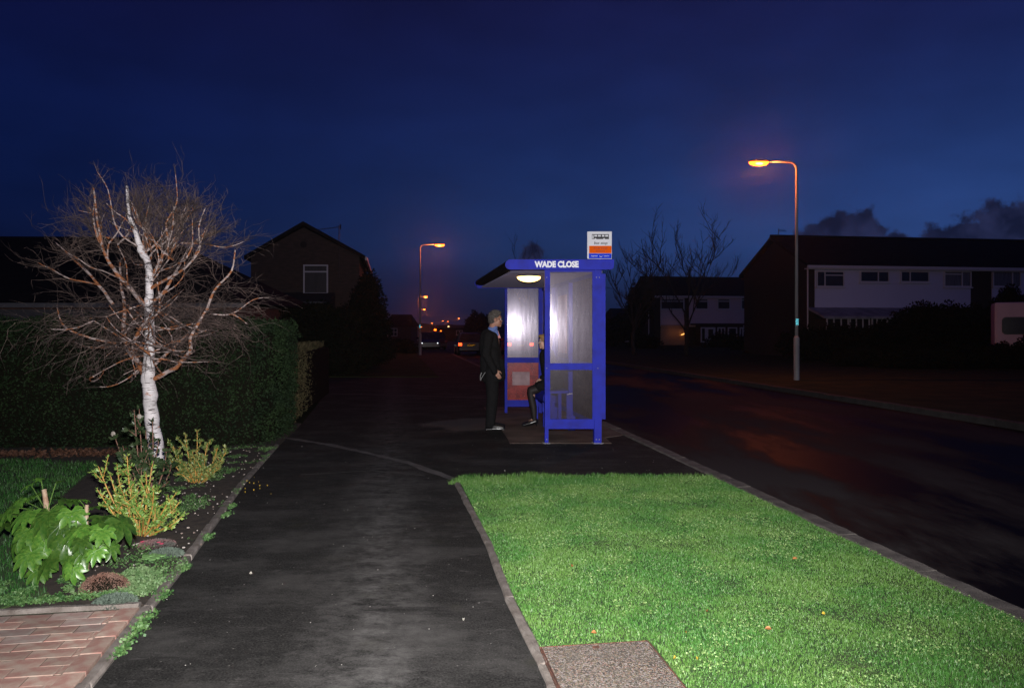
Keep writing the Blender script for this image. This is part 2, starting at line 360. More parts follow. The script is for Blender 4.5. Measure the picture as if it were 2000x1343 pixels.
# ================================================================= SETTING: ground
b = B(); b.add([(-1500,-30,-.16),(1500,-30,-.16),(1500,3000,-.16),(-1500,3000,-.16)], [(0,1,2,3)]); struct('ground', b, M_field)
b = B()                                        # road sheet follows the street, bending left far away
rl = [(kx(d), d) for d in (-4,10,30,50)]+[(-5.2,62),(-8.6,85),(-13.5,115),(-21,160),(-34,230)]
rr = [(kr(d), d) for d in (-4,10,30,50)]+[(1.6,62),(-1.8,85),(-6.5,115),(-13.5,160),(-26,230)]
k = len(rl); b.add([(x,y,-.105) for x,y in rl]+[(x,y,-.105) for x,y in rr], [(i, k+i, k+i+1, i+1) for i in range(k-1)]); struct('road', b, M_road)
PL = [(-1.24,.2),(-1.76,3.28),(-2.1,5.14),(-2.6,7.6),(-3.03,10.17)]   # left edge of the footpath
PM = [(.60,.2),(.115,3.49),(-.043,4.36),(-.2,5.51),(-.585,7.75)]     # right edge of the footpath
pave = PL+[(-3.35,12.4),(-4.5,19),(-5.9,25),(-2.35,25.0),(-5.7,47),(-9.5,75)]+[(-7.3,75),(kx(47)-.14,47),(kx(25)-.14,25),(kx(.2)-.14,.2)]
b = B(); b.prism(pave, -.15, 0.0); struct('pavement', b, M_path)
# far left mown verge
vf = [(-2.35,25.0),(-5.7,47),(-7.5,60),(-30,60),(-30,25.1),(-6,25.1)]
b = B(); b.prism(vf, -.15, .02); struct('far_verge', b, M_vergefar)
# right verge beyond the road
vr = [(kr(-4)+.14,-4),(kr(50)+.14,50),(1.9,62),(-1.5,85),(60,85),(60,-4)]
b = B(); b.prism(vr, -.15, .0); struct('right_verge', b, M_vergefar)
# near verge (bright grass)
NV = [(.27,2.6),(.165,3.49),(.01,4.36),(-.15,5.51),(-.52,7.72),(-.2,7.86),(.6,7.92),(1.5,7.86),(kx(7.86)-.19,7.86),(kx(2.6)-.19,2.6)]
b = B(); b.prism(NV, -.10, .012); struct('grass_verge', b, M_turf)
# garden bed and lawn
bed = [(p[0]-.07,p[1]) for p in PL[1:]]+[(-3.2,10.25),(-9,10.25),(-9,8.6),(-5.3,8.6),(-3.6,6.2),(-3.0,5.0),(-3.1,4.2),(-2.1,4.32)]
garden = [(-2.01,4.27)]+[(p[0]-.07,p[1]) for p in PL[2:]]+[(-3.4,12.6),(-14,12.6),(-14,3.3),(-4.5,3.86)]
b = B(); b.prism(garden, -.12, .006); struct('garden_bed', b, M_soil)
lawn = [(-6.9,9.2),(-4.6,8.7),(-3.9,6.6),(-3.15,5.1),(-2.95,4.7),(-2.62,4.42),(-2.75,4.16),(-4.5,3.88),(-9,3.2),(-9,9.2)]
b = B(); b.prism(lawn, 0, .014); struct('lawn', b, M_turf)

# ---- shelter slab and flush joints
pad = [(-.03,10.36),(1.32,10.36),(1.30,10.9),(kx(11)-.16,11.2),(kx(15.2)-.16,15.2),(-.55,15.2),(-.30,13.0),(-.14,11.6),(-.06,10.8)]
b = B(); b.prism(pad, -.02, .006); struct('shelter_slab', b, M_pad)
def strip(name, pts, w, z, m):
    b = B(); n = len(pts); vs = []
    for i, p in enumerate(pts):
        a = Vector(pts[max(i-1,0)]); c = Vector(pts[min(i+1,n-1)]); t = (c-a).normalized(); q = Vector((-t.y, t.x))*w/2*(.7+.6*random.random())
        vs += [(p[0]+q.x, p[1]+q.y, z), (p[0]-q.x, p[1]-q.y, z)]
    b.add(vs, [(2*i,2*i+1,2*i+3,2*i+2) for i in range(n-1)]); return struct(name, b, m)
def dens(pts, k=8):
    o = []
    for a, c in zip(pts[:-1], pts[1:]):
        for i in range(k): t = i/k; o.append((a[0]+(c[0]-a[0])*t+random.uniform(-.012,.012), a[1]+(c[1]-a[1])*t+random.uniform(-.012,.012)))
    return o+[pts[-1]]
strip('flush_edging', dens([(-3.16,10.9),(-2.42,10.26),(-1.75,9.53),(-1.15,8.8),(-.59,7.86)]), .10, .004, mat('old_flush_edging', (.05,.046,.044), c2=(.10,.09,.088), scale=6, rough=.9, bump=.5))
strip('tarmac_joint', dens([(-4.3,18.5),(-2.4,18.0),(-.6,17.3),(kx(16.8)-.3,16.8)]), .14, .004, mat('tarmac_joint_seal', (.035,.032,.032), c2=(.06,.055,.055), scale=6, rough=.9))
strip('path_crack', dens([(-2.2,8.1),(-1.5,8.35),(-.9,8.05)]), .025, .004, mat('crack_fill', (.045,.043,.042), rough=.9))

# ---- kerbs and edgings: each stone is a piece
def stones(name, label, pts, w, h, z, m, length=.9, side=1, cat='kerb'):
    root = bpy.data.objects.new(name, None); COL.objects.link(root); root['kind'] = 'structure'
    proto = {}
    for a, c in zip(pts[:-1], pts[1:]):
        a = Vector(a); c = Vector(c); T = (c-a).length; n = max(1, round(T/length)); l = T/n; t = (c-a)/T; an = math.atan2(t.y, t.x)
        for i in range(n):
            key = (round(l,3), random.randrange(2))
            if key not in proto:
                q = B(); q.box(.003, l-.004, -w/2, w/2, -h, 0); me = q.mesh('kerb_stone')
                bm = bmesh.new(); bm.from_mesh(me)
                bmesh.ops.subdivide_edges(bm, edges=[e for e in bm.edges if abs(e.verts[0].co.x-e.verts[1].co.x) > .01], cuts=5)
                bmesh.ops.bevel(bm, geom=[e for e in bm.edges if all(v.co.z > -.001 for v in e.verts) and abs(e.verts[0].co.x-e.verts[1].co.x) > .001 and abs(e.verts[0].co.y) > w/2-.001], offset=min(.012,w*.2), segments=1, affect='EDGES')
                for v in bm.verts: v.co.y += random.uniform(-.004,.004); v.co.z += random.uniform(-.003,.003)
                bm.to_mesh(me); bm.free(); me.materials.append(m); proto[key] = me
            o = bpy.data.objects.new(cat+'_stone', proto[key]); COL.objects.link(o); o.parent = root
            p = a+t*(i*l); o.location = (p.x, p.y, z+random.uniform(-.004,.004)); o.rotation_euler = (random.uniform(-.01,.01), 0, an+random.uniform(-.006,.006))
    return root
stones('road_kerb', '', [(kx(d)-.085, d) for d in (1.4,10,20,32,50)], .155, .22, .016, M_kerb)
stones('far_road_kerb', '', [(kr(d)+.07, d) for d in (6,14,30,50)], .13, .22, .015, mat('dark_kerb_concrete', (.030,.026,.024), rough=.9, c2=(.055,.05,.046), scale=5, bump=.5, rnd=.2))  # far kerb in a darker concrete tone than the near one
stones('verge_edging', '', [(x+.03,y) for x,y in PM], .055, .14, .014, M_edge, cat='edging')
stones('garden_edging', '', [(x-.035,y) for x,y in PL], .06, .14, .022, M_edge, cat='edging')
stones('paving_edge', '', [(-4.6,3.81),(-2.02,4.25)], .05, .12, .020, M_edge, cat='edging')

# ---- brick driveway
drv = bpy.data.objects.new('brick_driveway', None); COL.objects.link(drv); drv['kind'] = 'structure'
dp = [(-1.42,.9),(-1.87,3.3),(-2.05,4.21),(-4.6,3.78),(-4.6,.9)]
b = B(); b.prism(dp, -.12, .0035); b.build('sand_bed', mat('jointing_sand', (.05,.042,.03), c2=(.035,.045,.018), scale=12, rough=1), drv)
an = TH+.03; ca, sa = math.cos(an), math.sin(an); bms = []
for k in range(4):
    q = B(); q.box(-.0975,.0975,-.0475,.0475,-.05,0); me = q.mesh('brick'); bm = bmesh.new(); bm.from_mesh(me)
    bmesh.ops.bevel(bm, geom=[e for e in bm.edges if all(v.co.z > -.001 for v in e.verts)], offset=.0016, segments=1, affect='EDGES')
    for v in bm.verts: v.co.z += random.uniform(-.0012,.0012)
    bm.to_mesh(me); bm.free(); me.materials.append(M_brickb if k == 3 else M_brick); bms.append(me)
ox, oy = -2.03, 4.20
for r in range(15):
    for c in range(-4, 14):
        lx = -.10-c*.2-(.1 if r % 2 else 0); ly = -.055-r*.1
        cells = [(lx, ly, 1)]
        for (ax, ay, s_) in cells:
            X = ox+ax*ca-ay*sa; Y = oy+ax*sa+ay*ca
            # clip against path edging
            ex = -1.76-.185*(Y-3.28)-.07
            if X < -3.7 or Y < 2.9: continue
            lim = -1.76-.185*(Y-3.28)-.178; sc_ = 1.0
            if X+.0975 > lim:
                wdt = lim-(X-.0975)
                if wdt < .006: continue
                sc_ = wdt/.195; X = X-.0975+wdt/2; Y -= (1-sc_)*.0975*sa
            o = bpy.data.objects.new('brick', random.choice(bms)); COL.objects.link(o); o.parent = drv
            o.scale = (sc_,1,1); o.location = (X, Y, .006+random.uniform(-.001,.001)); o.rotation_euler = (random.uniform(-.008,.008), random.uniform(-.008,.008), an+random.uniform(-.012,.012))
for i in range(8):                                     # soldier course beside the edging
    Y = 4.10-i*.2-.0; X = -1.76-.185*(Y-3.28)-.125
    o = bpy.data.objects.new('brick', bms[i % 3]); COL.objects.link(o); o.parent = drv
    o.location = (X, Y, .012); o.rotation_euler = (0,0,R(90)+math.atan(.185))

# ---- access cover
mc = thing('access_cover', 'square exposed-aggregate concrete inspection cover in a rusty steel frame sunk in the verge', 'inspection cover')
c0 = [(.140,3.625),(.640,3.70),(.78,2.75),(.27,2.75)]
def agg():
    m = mat('exposed_aggregate', (.16,.14,.12), rough=.85); t = m.node_tree; n = t.nodes; l = t.links; b_ = n['Principled BSDF']
    co = n.new('ShaderNodeTexCoord'); v = n.new('ShaderNodeTexVoronoi'); v.inputs['Scale'].default_value = 165; l.new(co.outputs['Object'], v.inputs[0])
    s_ = n.new('ShaderNodeSeparateColor'); l.new(v.outputs['Color'], s_.inputs[0])
    r = n.new('ShaderNodeValToRGB'); e = r.color_ramp.elements; e[0].color = (.035,.03,.026,1); e[1].color = (.27,.235,.20,1)
    for p, c in ((.3,(.075,.06,.05)),(.5,(.17,.15,.09)),(.65,(.24,.13,.10)),(.8,(.26,.24,.23))): q = e.new(p); q.color = (*c,1)
    l.new(s_.outputs[0], r.inputs[0])
    z = n.new('ShaderNodeTexNoise'); z.inputs['Scale'].default_value = 9; l.new(co.outputs['Object'], z.inputs[0])
    rr_ = n.new('ShaderNodeMapRange'); rr_.inputs[1].default_value = .45; rr_.inputs[2].default_value = .75; rr_.inputs[4].default_value = .6; l.new(z.outputs[0], rr_.inputs[0])
    x = n.new('ShaderNodeMix'); x.data_type = 'RGBA'; x.inputs[7].default_value = (.12,.105,.085,1); l.new(rr_.outputs[0], x.inputs[0]); l.new(r.outputs[0], x.inputs[6]); l.new(x.outputs[2], b_.inputs['Base Color'])
    u = n.new('ShaderNodeBump'); u.inputs['Strength'].default_value = 1; u.inputs['Distance'].default_value = .006; u.invert = True; l.new(v.outputs['Distance'], u.inputs['Height']); l.new(u.outputs[0], b_.inputs['Normal'])
    return m
M_rust = mat('rusty_steel', (.15,.05,.028), rough=.85, c2=(.06,.03,.02), scale=30, bump=.6)
b = B(); b.prism(c0, -.05, .030); b.build('cover_slab', agg(), mc)
def rim(poly, off, w, z0, z1):
    b = B(); n = len(poly); cx = sum(p[0] for p in poly)/n; cy = sum(p[1] for p in poly)/n
    for i in range(n):
        a, c = poly[i], poly[(i+1)%n]
        def ex(p, o): v = Vector((p[0]-cx, p[1]-cy)); return tuple(Vector(p)+v.normalized()*o*1.4)
        b.prism([ex(a,off), ex(c,off), ex(c,off+w), ex(a,off+w)], z0, z1)
    return b
rim(c0, .001, .0035, -.05, .032).build('inner_frame', M_rust, mc)
rim(c0, .012, .0035, -.05, .026).build('outer_frame', M_rust, mc)
b = B(); b.box(.375,.405,3.615,3.64,.0301,.0325); b.build('lifting_slot', M_rust, mc)
b = B(); b.box(.395,.425,2.95,2.97,.030,.033); b.build('lifting_slot', M_rust, mc)

# ================================================================= grass
def grassmat(name, c, c2, c3, thr=(.5,.68)):
    m = mat(name, c, rough=.5, c2=c2, scale=1.6, detail=8, spec=.35, lo=.42, hi=.6); t = m.node_tree; n = t.nodes; l = t.links; b_ = n['Principled BSDF']
    src = b_.inputs['Base Color'].links[0].from_socket
    co = n.new('ShaderNodeTexCoord'); z = n.new('ShaderNodeTexNoise'); z.inputs['Scale'].default_value = 60; z.inputs['Detail'].default_value = 1; l.new(co.outputs['Object'], z.inputs[0])
    r = n.new('ShaderNodeMapRange'); r.inputs[1].default_value = thr[0]; r.inputs[2].default_value = thr[1]; l.new(z.outputs[0], r.inputs[0])
    x = n.new('ShaderNodeMix'); x.data_type = 'RGBA'; x.inputs[7].default_value = (*c3,1); l.new(r.outputs[0], x.inputs[0]); l.new(src, x.inputs[6]); l.new(x.outputs[2], b_.inputs['Base Color'])
    return m
def blades(name, poly, n, h, w, m, z=.01, label=None, holes=(), lean=.5):
    P = scatter(poly, n, holes); n = len(P)
    hn = np.array([mnoise.noise(Vector((x*2.3, y*2.3, 0)))*.5+mnoise.noise(Vector((x*9, y*9, 3)))*.35 for x, y in P])
    H = h*(.55+np.random.random(n)*.75)*(1+hn*1.2); H = np.maximum(H, h*.3)
    a = np.random.uniform(0, 2*np.pi, n); A = np.stack([np.cos(a), np.sin(a), 0*a], 1)
    d = np.random.uniform(0, 2*np.pi, n); k = np.random.random(n)*lean+.1; Ld = np.stack([np.cos(d)*k, np.sin(d)*k, 0*d], 1)
    P3 = np.concatenate([P, np.full((n,1), z)], 1); W_ = (w*np.random.uniform(.6,1.3,n))[:,None]/2
    up = np.array([[0,0,1.0]]); Hh = H[:,None]
    mid = P3+up*Hh*.6+Ld*Hh*.35; tip = P3+up*Hh*.95+Ld*Hh*1.1
    V = np.stack([P3-A*W_, P3+A*W_, mid+A*W_*.8, mid-A*W_*.8, tip], 1).reshape(-1,3)
    me = npmesh(name, V, 5, [(0,1,2,3),(3,2,4)]); o = obj(name, me, m); return tag(o, label, None, None, 'stuff')
M_gr = grassmat('verge_grass_blade', (.040,.130,.020), (.076,.165,.030), (.18,.26,.10), (.58,.74))
M_gr2 = grassmat('lawn_grass_blade', (.018,.085,.012), (.035,.11,.02), (.10,.17,.06), (.6,.75))
hole = [(.11,3.65),(.665,3.725),(.82,2.6),(.2,2.6)]
ov = blades('grass', NV, 300000, .016, .0036, M_gr, .01, 'bright green wet grass covering the flash-lit verge', (hole,)); ov['category'] = 'grass'
ol = blades('lawn_grass', lawn, 60000, .045, .004, M_gr2, .01, 'green lawn grass behind the planting bed at the left', ()); ol['category'] = 'grass'
edge = [(-.62,7.60),(-.5,7.95),(.6,8.03),(1.5,7.98),(kx(7.9)-.20,7.96),(kx(7.9)-.20,7.6)]
oe = blades('verge_end_grass', edge, 9000, .05, .004, M_gr, .0, 'taller ragged grass along the far end of the verge'); oe['category'] = 'grass'
kedge = [(kx(2.8)-.22,2.8),(kx(2.8)-.175,2.8),(kx(7.8)-.175,7.8),(kx(7.8)-.22,7.8)]
oe = blades('kerb_grass', kedge, 3500, .024, .0035, M_gr, .0, 'grass straggling over the road kerb', lean=1.1); oe['category'] = 'grass'
def leaflets(name, P, size, m, z, label):
    n = len(P); P3 = np.concatenate([P, z+np.random.random((n,1))*.022], 1); a = np.random.uniform(0,2*np.pi,n)
    D = np.stack([np.cos(a), np.sin(a), np.random.uniform(.0,.7,n)],1)
    me = leafmesh(name, P3, D, size, size*.9, .1); o = obj(name, me, m); tag(o, label, 'ground cover', None, 'stuff'); return o
def patchy(poly, n, sc, thr, holes=()):
    P = scatter(poly, n, holes); k = np.array([mnoise.noise(Vector((x*sc, y*sc, 9)))+.5*mnoise.noise(Vector((x*sc*4, y*sc*4, 2))) > thr for x, y in P]); return P[k]
M_clov = mat('clover_leaf', (.07,.17,.035), rough=.6, c2=(.19,.28,.09), scale=40, lo=.4, hi=.6)
leaflets('clover', patchy(NV, 55000, 2.4, .22, (hole,)), .011, M_clov, .018, 'pale clover and moss patches scattered through the verge grass')
weedzone = [(-1.95,4.35),(-2.1,5.14),(-2.6,7.6),(-3.0,10.0),(-3.6,10.0),(-3.3,7.4),(-2.9,5.6),(-2.6,4.5),(-2.3,4.3)]
M_weed = mat('weed_leaf', (.03,.09,.02), rough=.6, c2=(.09,.17,.05), scale=25, lo=.4, hi=.6)
leaflets('bed_weeds', patchy(weedzone, 30000, 3.1, .20), .012, M_weed, .01, 'low green weeds spreading over the bare soil of the planting bed')
leaflets('chickweed', patchy([(-2.05,4.36),(-2.05,4.95),(-2.35,5.1),(-2.5,4.4)], 12000, 3.5, .0), .015, mat('chickweed_leaf', (.06,.13,.04), rough=.6, c2=(.14,.21,.09), scale=30), .015, 'pale chickweed mat filling the bed corner beside the edging')
leaflets('creeping_weeds', patchy([(-2.2,4.34),(-2.6,4.7),(-3.3,4.5),(-3.4,4.1),(-2.8,4.17)], 15000, 2.5, .0), .013, M_weed, .015, 'creeping green weeds along the top edge of the brick paving')
# moss tufts along path edges
Pw = []
for i, (py, s_) in enumerate([(3.62,.05),(3.78,.07),(3.92,.05),(4.05,.06),(4.38,.05),(4.9,.04),(5.6,.05),(6.3,.05),(6.6,.04)]):
    x = -1.76-.185*(py-3.28)+.01; Pw.append(np.stack([np.random.normal(x, s_*.3, 150), np.random.normal(py, s_*.8, 150)], 1))
leaflets('edging_weeds', np.concatenate(Pw), .017, M_weed, .004, 'small green weeds rooted along the joint between the garden edging and footpath')
# stones in bed
def pebbles(name, poly, n, r0, r1, m, label, z=.01):
    P = scatter(poly, n); rs = np.random.uniform(r0, r1, n); b = B()
    for (x, y), r in zip(P, rs):
        b.ball((x,y,z), (r*random.uniform(.8,1.5), r*random.uniform(.8,1.4), r*.7), 6, 4)
    o = b.build(name, m); return tag(o, label, 'stones', None, 'stuff')
pebbles('bed_pebbles', weedzone, 240, .003, .009, mat('pale_pebble', (.20,.14,.11), rough=.8, c2=(.55,.50,.46), scale=9), 'small pale stones scattered over the bed soil')
pebbles('path_grit', [(-1.9,3.4),(.05,3.4),(-.7,8),(-2.7,8)], 60, .001, .003, mat('white_grit', (.4,.38,.35), rough=.8), 'tiny white grit and crumbs on the dark footpath', .001)
pebbles('hardstanding_grit', [(-2.8,8.2),(2,8.2),(1,14),(-3.3,14)], 60, .002, .005, mat('pale_grit', (.30,.28,.27), rough=.8), 'pale grit scattered on the dark hardstanding', .001)
# leaf litter below hedge
M_lit = mat('brown_leaf_litter', (.045,.018,.010), rough=.8, c2=(.12,.05,.025), scale=20)
P = scatter([(-7.2,9.05),(-4.6,9.2),(-4.0,9.6),(-4.2,9.75),(-7.2,9.4)], 1300)
P3 = np.concatenate([P, .015+np.random.random((len(P),1))*.03],1); D = np.random.normal(0,1,(len(P),3)); D[:,2] *= .3
tag(obj('leaf_litter', leafmesh('leaf_litter', P3, D, .05, .035, .2), M_lit), 'brown fallen leaves heaped along the foot of the hedge', 'leaf litter', None, 'stuff')

# ================================================================= hedges
def foliage_box(rootname, label, cat, poly, z0, z1, n, m, size, top_noise=.06, bulge=.06, density_in=.16):
    t = thing(rootname, label, cat)
    pc = [Vector(p) for p in poly]; cx = sum(p.x for p in pc)/len(pc); cy = sum(p.y for p in pc)/len(pc)
    inner = []
    for p in pc:
        inner.append((p.x-math.copysign(density_in, p.x-cx), p.y-math.copysign(density_in*1.2, p.y-cy)))
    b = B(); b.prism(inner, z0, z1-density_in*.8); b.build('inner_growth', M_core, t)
    # surface samples: sides + top
    per = []; n_ = len(poly)
    A = [((Vector(poly[(i+1)%n_])-Vector(poly[i])).length)*(z1-z0) for i in range(n_)]
    topa = abs(sum(poly[i][0]*poly[(i+1)%n_][1]-poly[(i+1)%n_][0]*poly[i][1] for i in range(n_)))/2
    tot = sum(A)+topa; Ps = []; Ds = []
    for i in range(n_):
        a = np.array(poly[i]); c = np.array(poly[(i+1)%n_]); k = int(n*A[i]/tot); u = np.random.random(k)[:,None]; zz = np.random.uniform(z0, z1, k)
        e = c-a; nm = np.array([e[1],-e[0]]); nm = nm/np.linalg.norm(nm)
        if np.dot(nm, (a+c)/2-np.array([cx,cy])) < 0: nm = -nm
        xy = a+e*u
        rd = 1-np.clip((zz-(z1-.18))/.18, 0, 1)**2*.6
        off = np.array([mnoise.noise(Vector((p[0]*2.5,p[1]*2.5,z*2.5)))*bulge+mnoise.noise(Vector((p[0]*8,p[1]*8,z*8)))*bulge*.5 for p, z in zip(xy, zz)])
        off = off-np.random.random(k)*density_in-(1-rd)*.32
        xy = xy+nm[None]*off[:,None]; Ps.append(np.concatenate([xy, zz[:,None]],1)); Ds.append(np.tile([nm[0],nm[1],.35],(k,1)))
    k = int(n*topa/tot)+50; q = scatter(poly, k); zz = z1+np.array([mnoise.noise(Vector((x*2,y*2,5)))*top_noise*1.5+mnoise.noise(Vector((x*9,y*9,5)))*top_noise for x,y in q])-np.random.random(k)*density_in*.7
    Ps.append(np.concatenate([q, zz[:,None]],1)); Ds.append(np.tile([0,0,1.0],(k,1)))
    o = obj('foliage', leafmesh('foliage', np.concatenate(Ps), np.concatenate(Ds)*.25, size, size*.6, .25, 1.0), m, t); o['kind'] = 'stuff'
    return t
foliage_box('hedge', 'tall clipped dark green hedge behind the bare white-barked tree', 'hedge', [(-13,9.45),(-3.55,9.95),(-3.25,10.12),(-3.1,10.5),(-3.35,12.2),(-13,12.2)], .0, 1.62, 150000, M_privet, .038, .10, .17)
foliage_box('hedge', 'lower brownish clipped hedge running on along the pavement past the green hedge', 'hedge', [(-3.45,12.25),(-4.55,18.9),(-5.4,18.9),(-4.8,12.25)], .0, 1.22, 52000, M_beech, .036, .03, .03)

# ================================================================= distant dark shrubs / trees
def bush(name, label, cat, blobs, n, size, m=M_darkl, group=None):
    x0 = sum(q[0] for q in blobs)/len(blobs); y0 = sum(q[1] for q in blobs)/len(blobs)
    t = thing(name, label, cat, (x0,y0,0), group=group); b = B(); Ps = []; Ds = []
    vol = [q[3]*q[4]*q[5] for q in blobs]
    for q, v in zip(blobs, vol):
        x, y, z, rx, ry, rz = q; b.ball((x-x0,y-y0,z), (rx*.8,ry*.8,rz*.8), 12, 8)
        k = max(30, int(n*v/sum(vol))); d = unit(np.random.normal(0,1,(k,3))); r = np.random.uniform(.8,1.12,k)[:,None]
        d2 = d*np.array([[rx,ry,rz]])*r; 
        nn = np.array([1+.22*mnoise.noise(Vector(tuple(e*2.2)))+.12*mnoise.noise(Vector(tuple(e*6))) for e in d])[:,None]
        Ps.append(d2*nn+np.array([[x-x0,y-y0,z]])); Ds.append(d)
    P = np.concatenate(Ps); Dd = np.concatenate(Ds); k = P[:,2] > -.05
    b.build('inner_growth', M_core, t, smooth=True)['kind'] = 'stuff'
    o = obj('foliage', leafmesh('foliage', P[k], Dd[k]*.4, size, size*.6, .25, 1.0), m, t); o['kind'] = 'stuff'
    return t
def bl(px, py, d, rxp, ryp, ry=None):       # blob from its centre pixel, depth and pixel radii
    c = AT(px,py,d); k = d/F; return (c.x, c.y, c.z, rxp*k, ry or rxp*k, ryp*k)
bush('evergreen_shrub', 'tall dark shrub rising against the right corner of the brick gable house', 'shrub', [bl(718,600,33,30,52,1.2), bl(738,650,33,22,50,1.2), bl(700,650,33,34,60,1.2), bl(722,560,33.5,18,30,.8)], 9000, .13)
bush('evergreen_tree', 'broad dark evergreen mass in front of the brick gable house', 'tree', [bl(560,645,28,70,45,1.5), bl(640,650,28,60,52,1.5), bl(610,620,29,40,25,1.2), bl(680,655,28,30,48,1.4), bl(500,640,28,50,52,1.4)], 16000, .12)
bush('garden_shrub', 'low dark shrub at the back of the far grass verge', 'shrub', [bl(690,700,26.5,40,26,1.0), bl(660,706,25.5,30,30,.8), bl(735,690,30,34,20,1.0)], 6000, .08)
bush('garden_shrub', 'dark shrub below the small bungalow window by the street', 'shrub', [bl(780,678,52,30,14,1.5), bl(750,682,50,24,14,1.5), bl(800,684,50,14,9,.8)], 5000, .14)
bush('evergreen_tree', 'dark rounded tree mass beyond the parked cars behind the standing man', 'tree', [bl(930,640,110,20,27,2.5), bl(945,650,108,18,30,2.5), bl(958,632,112,14,16,2)], 5000, .4)
bush('dark_bush', 'broad dark bush in front of the white terrace upper wall', 'shrub', [bl(1800,640,38,48,42,1.5), bl(1850,650,37,60,50,1.5), bl(1740,655,38,44,26,1.2), bl(1900,640,38.5,40,38,1.2), bl(1640,668,38,60,32,1.0), bl(1700,672,38,50,28,1.0), bl(1575,672,39,50,30,1)], 22000, .16)
bush('conifer', 'small pointed dark conifer above the pale caravan roof', 'tree', [bl(1972,600,36,30,26,.8), bl(1972,578,36,16,20,.5), bl(1950,612,36,20,18,.5)], 4000, .12)
bush('dark_hedge', 'low dark hedge in front of the pale caravan and terrace', 'hedge', [bl(1960,700,31,60,26,.8), bl(1870,702,31,60,26,.8), bl(1780,706,31,60,22,.8), bl(2040,690,31,50,40,.8), bl(1690,702,33,60,20,.8)], 16000, .12)
bush('dark_bush', 'rounded dark bush in front of the white-framed porch of the far house', 'shrub', [bl(1412,678,70,34,26,1.5), bl(1440,676,69,26,20,1.5), bl(1385,688,70,26,12,1.3), bl(1460,690,60,40,14,1.3)], 7000, .2)
bush('dark_bush', 'dark bushes between the bus shelter and the far house', 'shrub', [bl(1215,640,75,24,24,2), bl(1240,610,72,18,50,1.5), bl(1195,650,70,20,22,2), bl(1260,670,65,30,14,1.5), bl(1262,585,80,14,36,1.5)], 8000, .22)
bush('dark_bush', 'dark planting at the foot of the far house by the bare trees', 'shrub', [bl(1320,692,60,50,8,1.2), bl(1520,690,50,60,16,1.2)], 5000, .16)
# distant tree line
b = B(); xs = np.arange(-700, 700, 6.0); top = [5.2+2.2*mnoise.noise(Vector((x*.02,0,0)))+1.6*mnoise.noise(Vector((x*.11,3,0))) for x in xs]
vs = [(x,420+yy,z) for yy in (0,25) for x, t_ in zip(xs, top) for z in (-1, t_)]; n_ = len(xs)
fs = [(2*i,2*i+2,2*i+3,2*i+1) for i in range(n_-1)]+[(2*n_+2*i+1,2*n_+2*i+3,2*n_+2*i+2,2*n_+2*i) for i in range(n_-1)]+[(2*i+1,2*i+3,2*n_+2*i+3,2*n_+2*i+1) for i in range(n_-1)]
b.add(vs, fs); tl = b.build('distant_treeline', mat('distant_tree_mass', (.006,.007,.006), rough=1, spec=0)); tag(tl, None, None, None, 'structure')

# ================================================================= trees
def tubes_mesh(name, polys, n=3):
    b = B()
    for pts, rad in polys: b.tube(pts, rad, n, cap=False)
    return b.mesh(name)
# --- the white birch
def birchbark(name, base, dark, peel, s):
    m = mat(name, base, rough=.7); t = m.node_tree; n = t.nodes; l = t.links; b_ = n['Principled BSDF']; co = n.new('ShaderNodeTexCoord')
    def no(sc, st, det=4):
        mp = n.new('ShaderNodeMapping'); mp.inputs['Scale'].default_value = st; l.new(co.outputs['Object'], mp.inputs[0])
        z = n.new('ShaderNodeTexNoise'); z.inputs['Scale'].default_value = sc; z.inputs['Detail'].default_value = det; l.new(mp.outputs[0], z.inputs[0]); return z.outputs[0]
    def mixf(x_, lo, hi, a, c):
        r = n.new('ShaderNodeMapRange'); r.inputs[1].default_value = lo; r.inputs[2].default_value = hi; l.new(x_, r.inputs[0])
        x = n.new('ShaderNodeMix'); x.data_type = 'RGBA'; x.inputs[7].default_value = (*c,1); l.new(r.outputs[0], x.inputs[0])
        if isinstance(a, tuple): x.inputs[6].default_value = (*a,1)
        else: l.new(a, x.inputs[6])
        return x.outputs[2]
    c = mixf(no(5,(1,1,1)), .45, .6, base, tuple(q*.72 for q in base))
    c = mixf(no(9,(1,1,2.2),5), s, s+.05, c, peel)
    c = mixf(no(14,(.6,.6,6),3), .60, .66, c, dark)
    l.new(c, b_.inputs['Base Color'])
    u = n.new('ShaderNodeBump'); u.inputs['Strength'].default_value = .5; u.inputs['Distance'].default_value = .01; l.new(no(14,(.6,.6,6),3), u.inputs['Height']); l.new(u.outputs[0], b_.inputs['Normal'])
    return m
M_bark = birchbark('white_birch_bark', (.86,.80,.80), (.06,.04,.035), (.50,.27,.20), .66)
M_bark2 = birchbark('peeling_birch_limb', (.48,.38,.355), (.05,.03,.025), (.33,.12,.045), .49)
M_twig = mat('thin_brown_twig', (.055,.038,.033), rough=.7, c2=(.19,.13,.11), scale=6, lo=.45, hi=.7)
BD = 8.6                                   # trunk stands behind the golden shrubs
bk = BD/10.26
bx = (303-1000)/F*BD
birch = thing('birch_tree', 'small leafless white-barked tree with a dense rounded crown of twigs in the garden bed', 'tree', (bx, BD, 0))
zsh = 1.5-(880-645)/F*BD
def bp(zx, zy, dy=0.0):                     # traced point -> local coordinates
    p = AT(zx/2.098, 260+zy/2.098, BD); return Vector((p.x-bx, dy, p.z))
tr = [bp(642,1400), bp(640,1285), bp(625,1200), bp(612,1050), bp(606,1000), bp(612,900), bp(612,780), bp(610,700), bp(612,600), bp(603,520), bp(575,480), bp(555,400), bp(530,340), bp(520,215)]
tr[0].z = -.03
rs_ = [.085,.082,.078,.072,.07,.056,.050,.045,.040,.036,.032,.026,.020,.013]
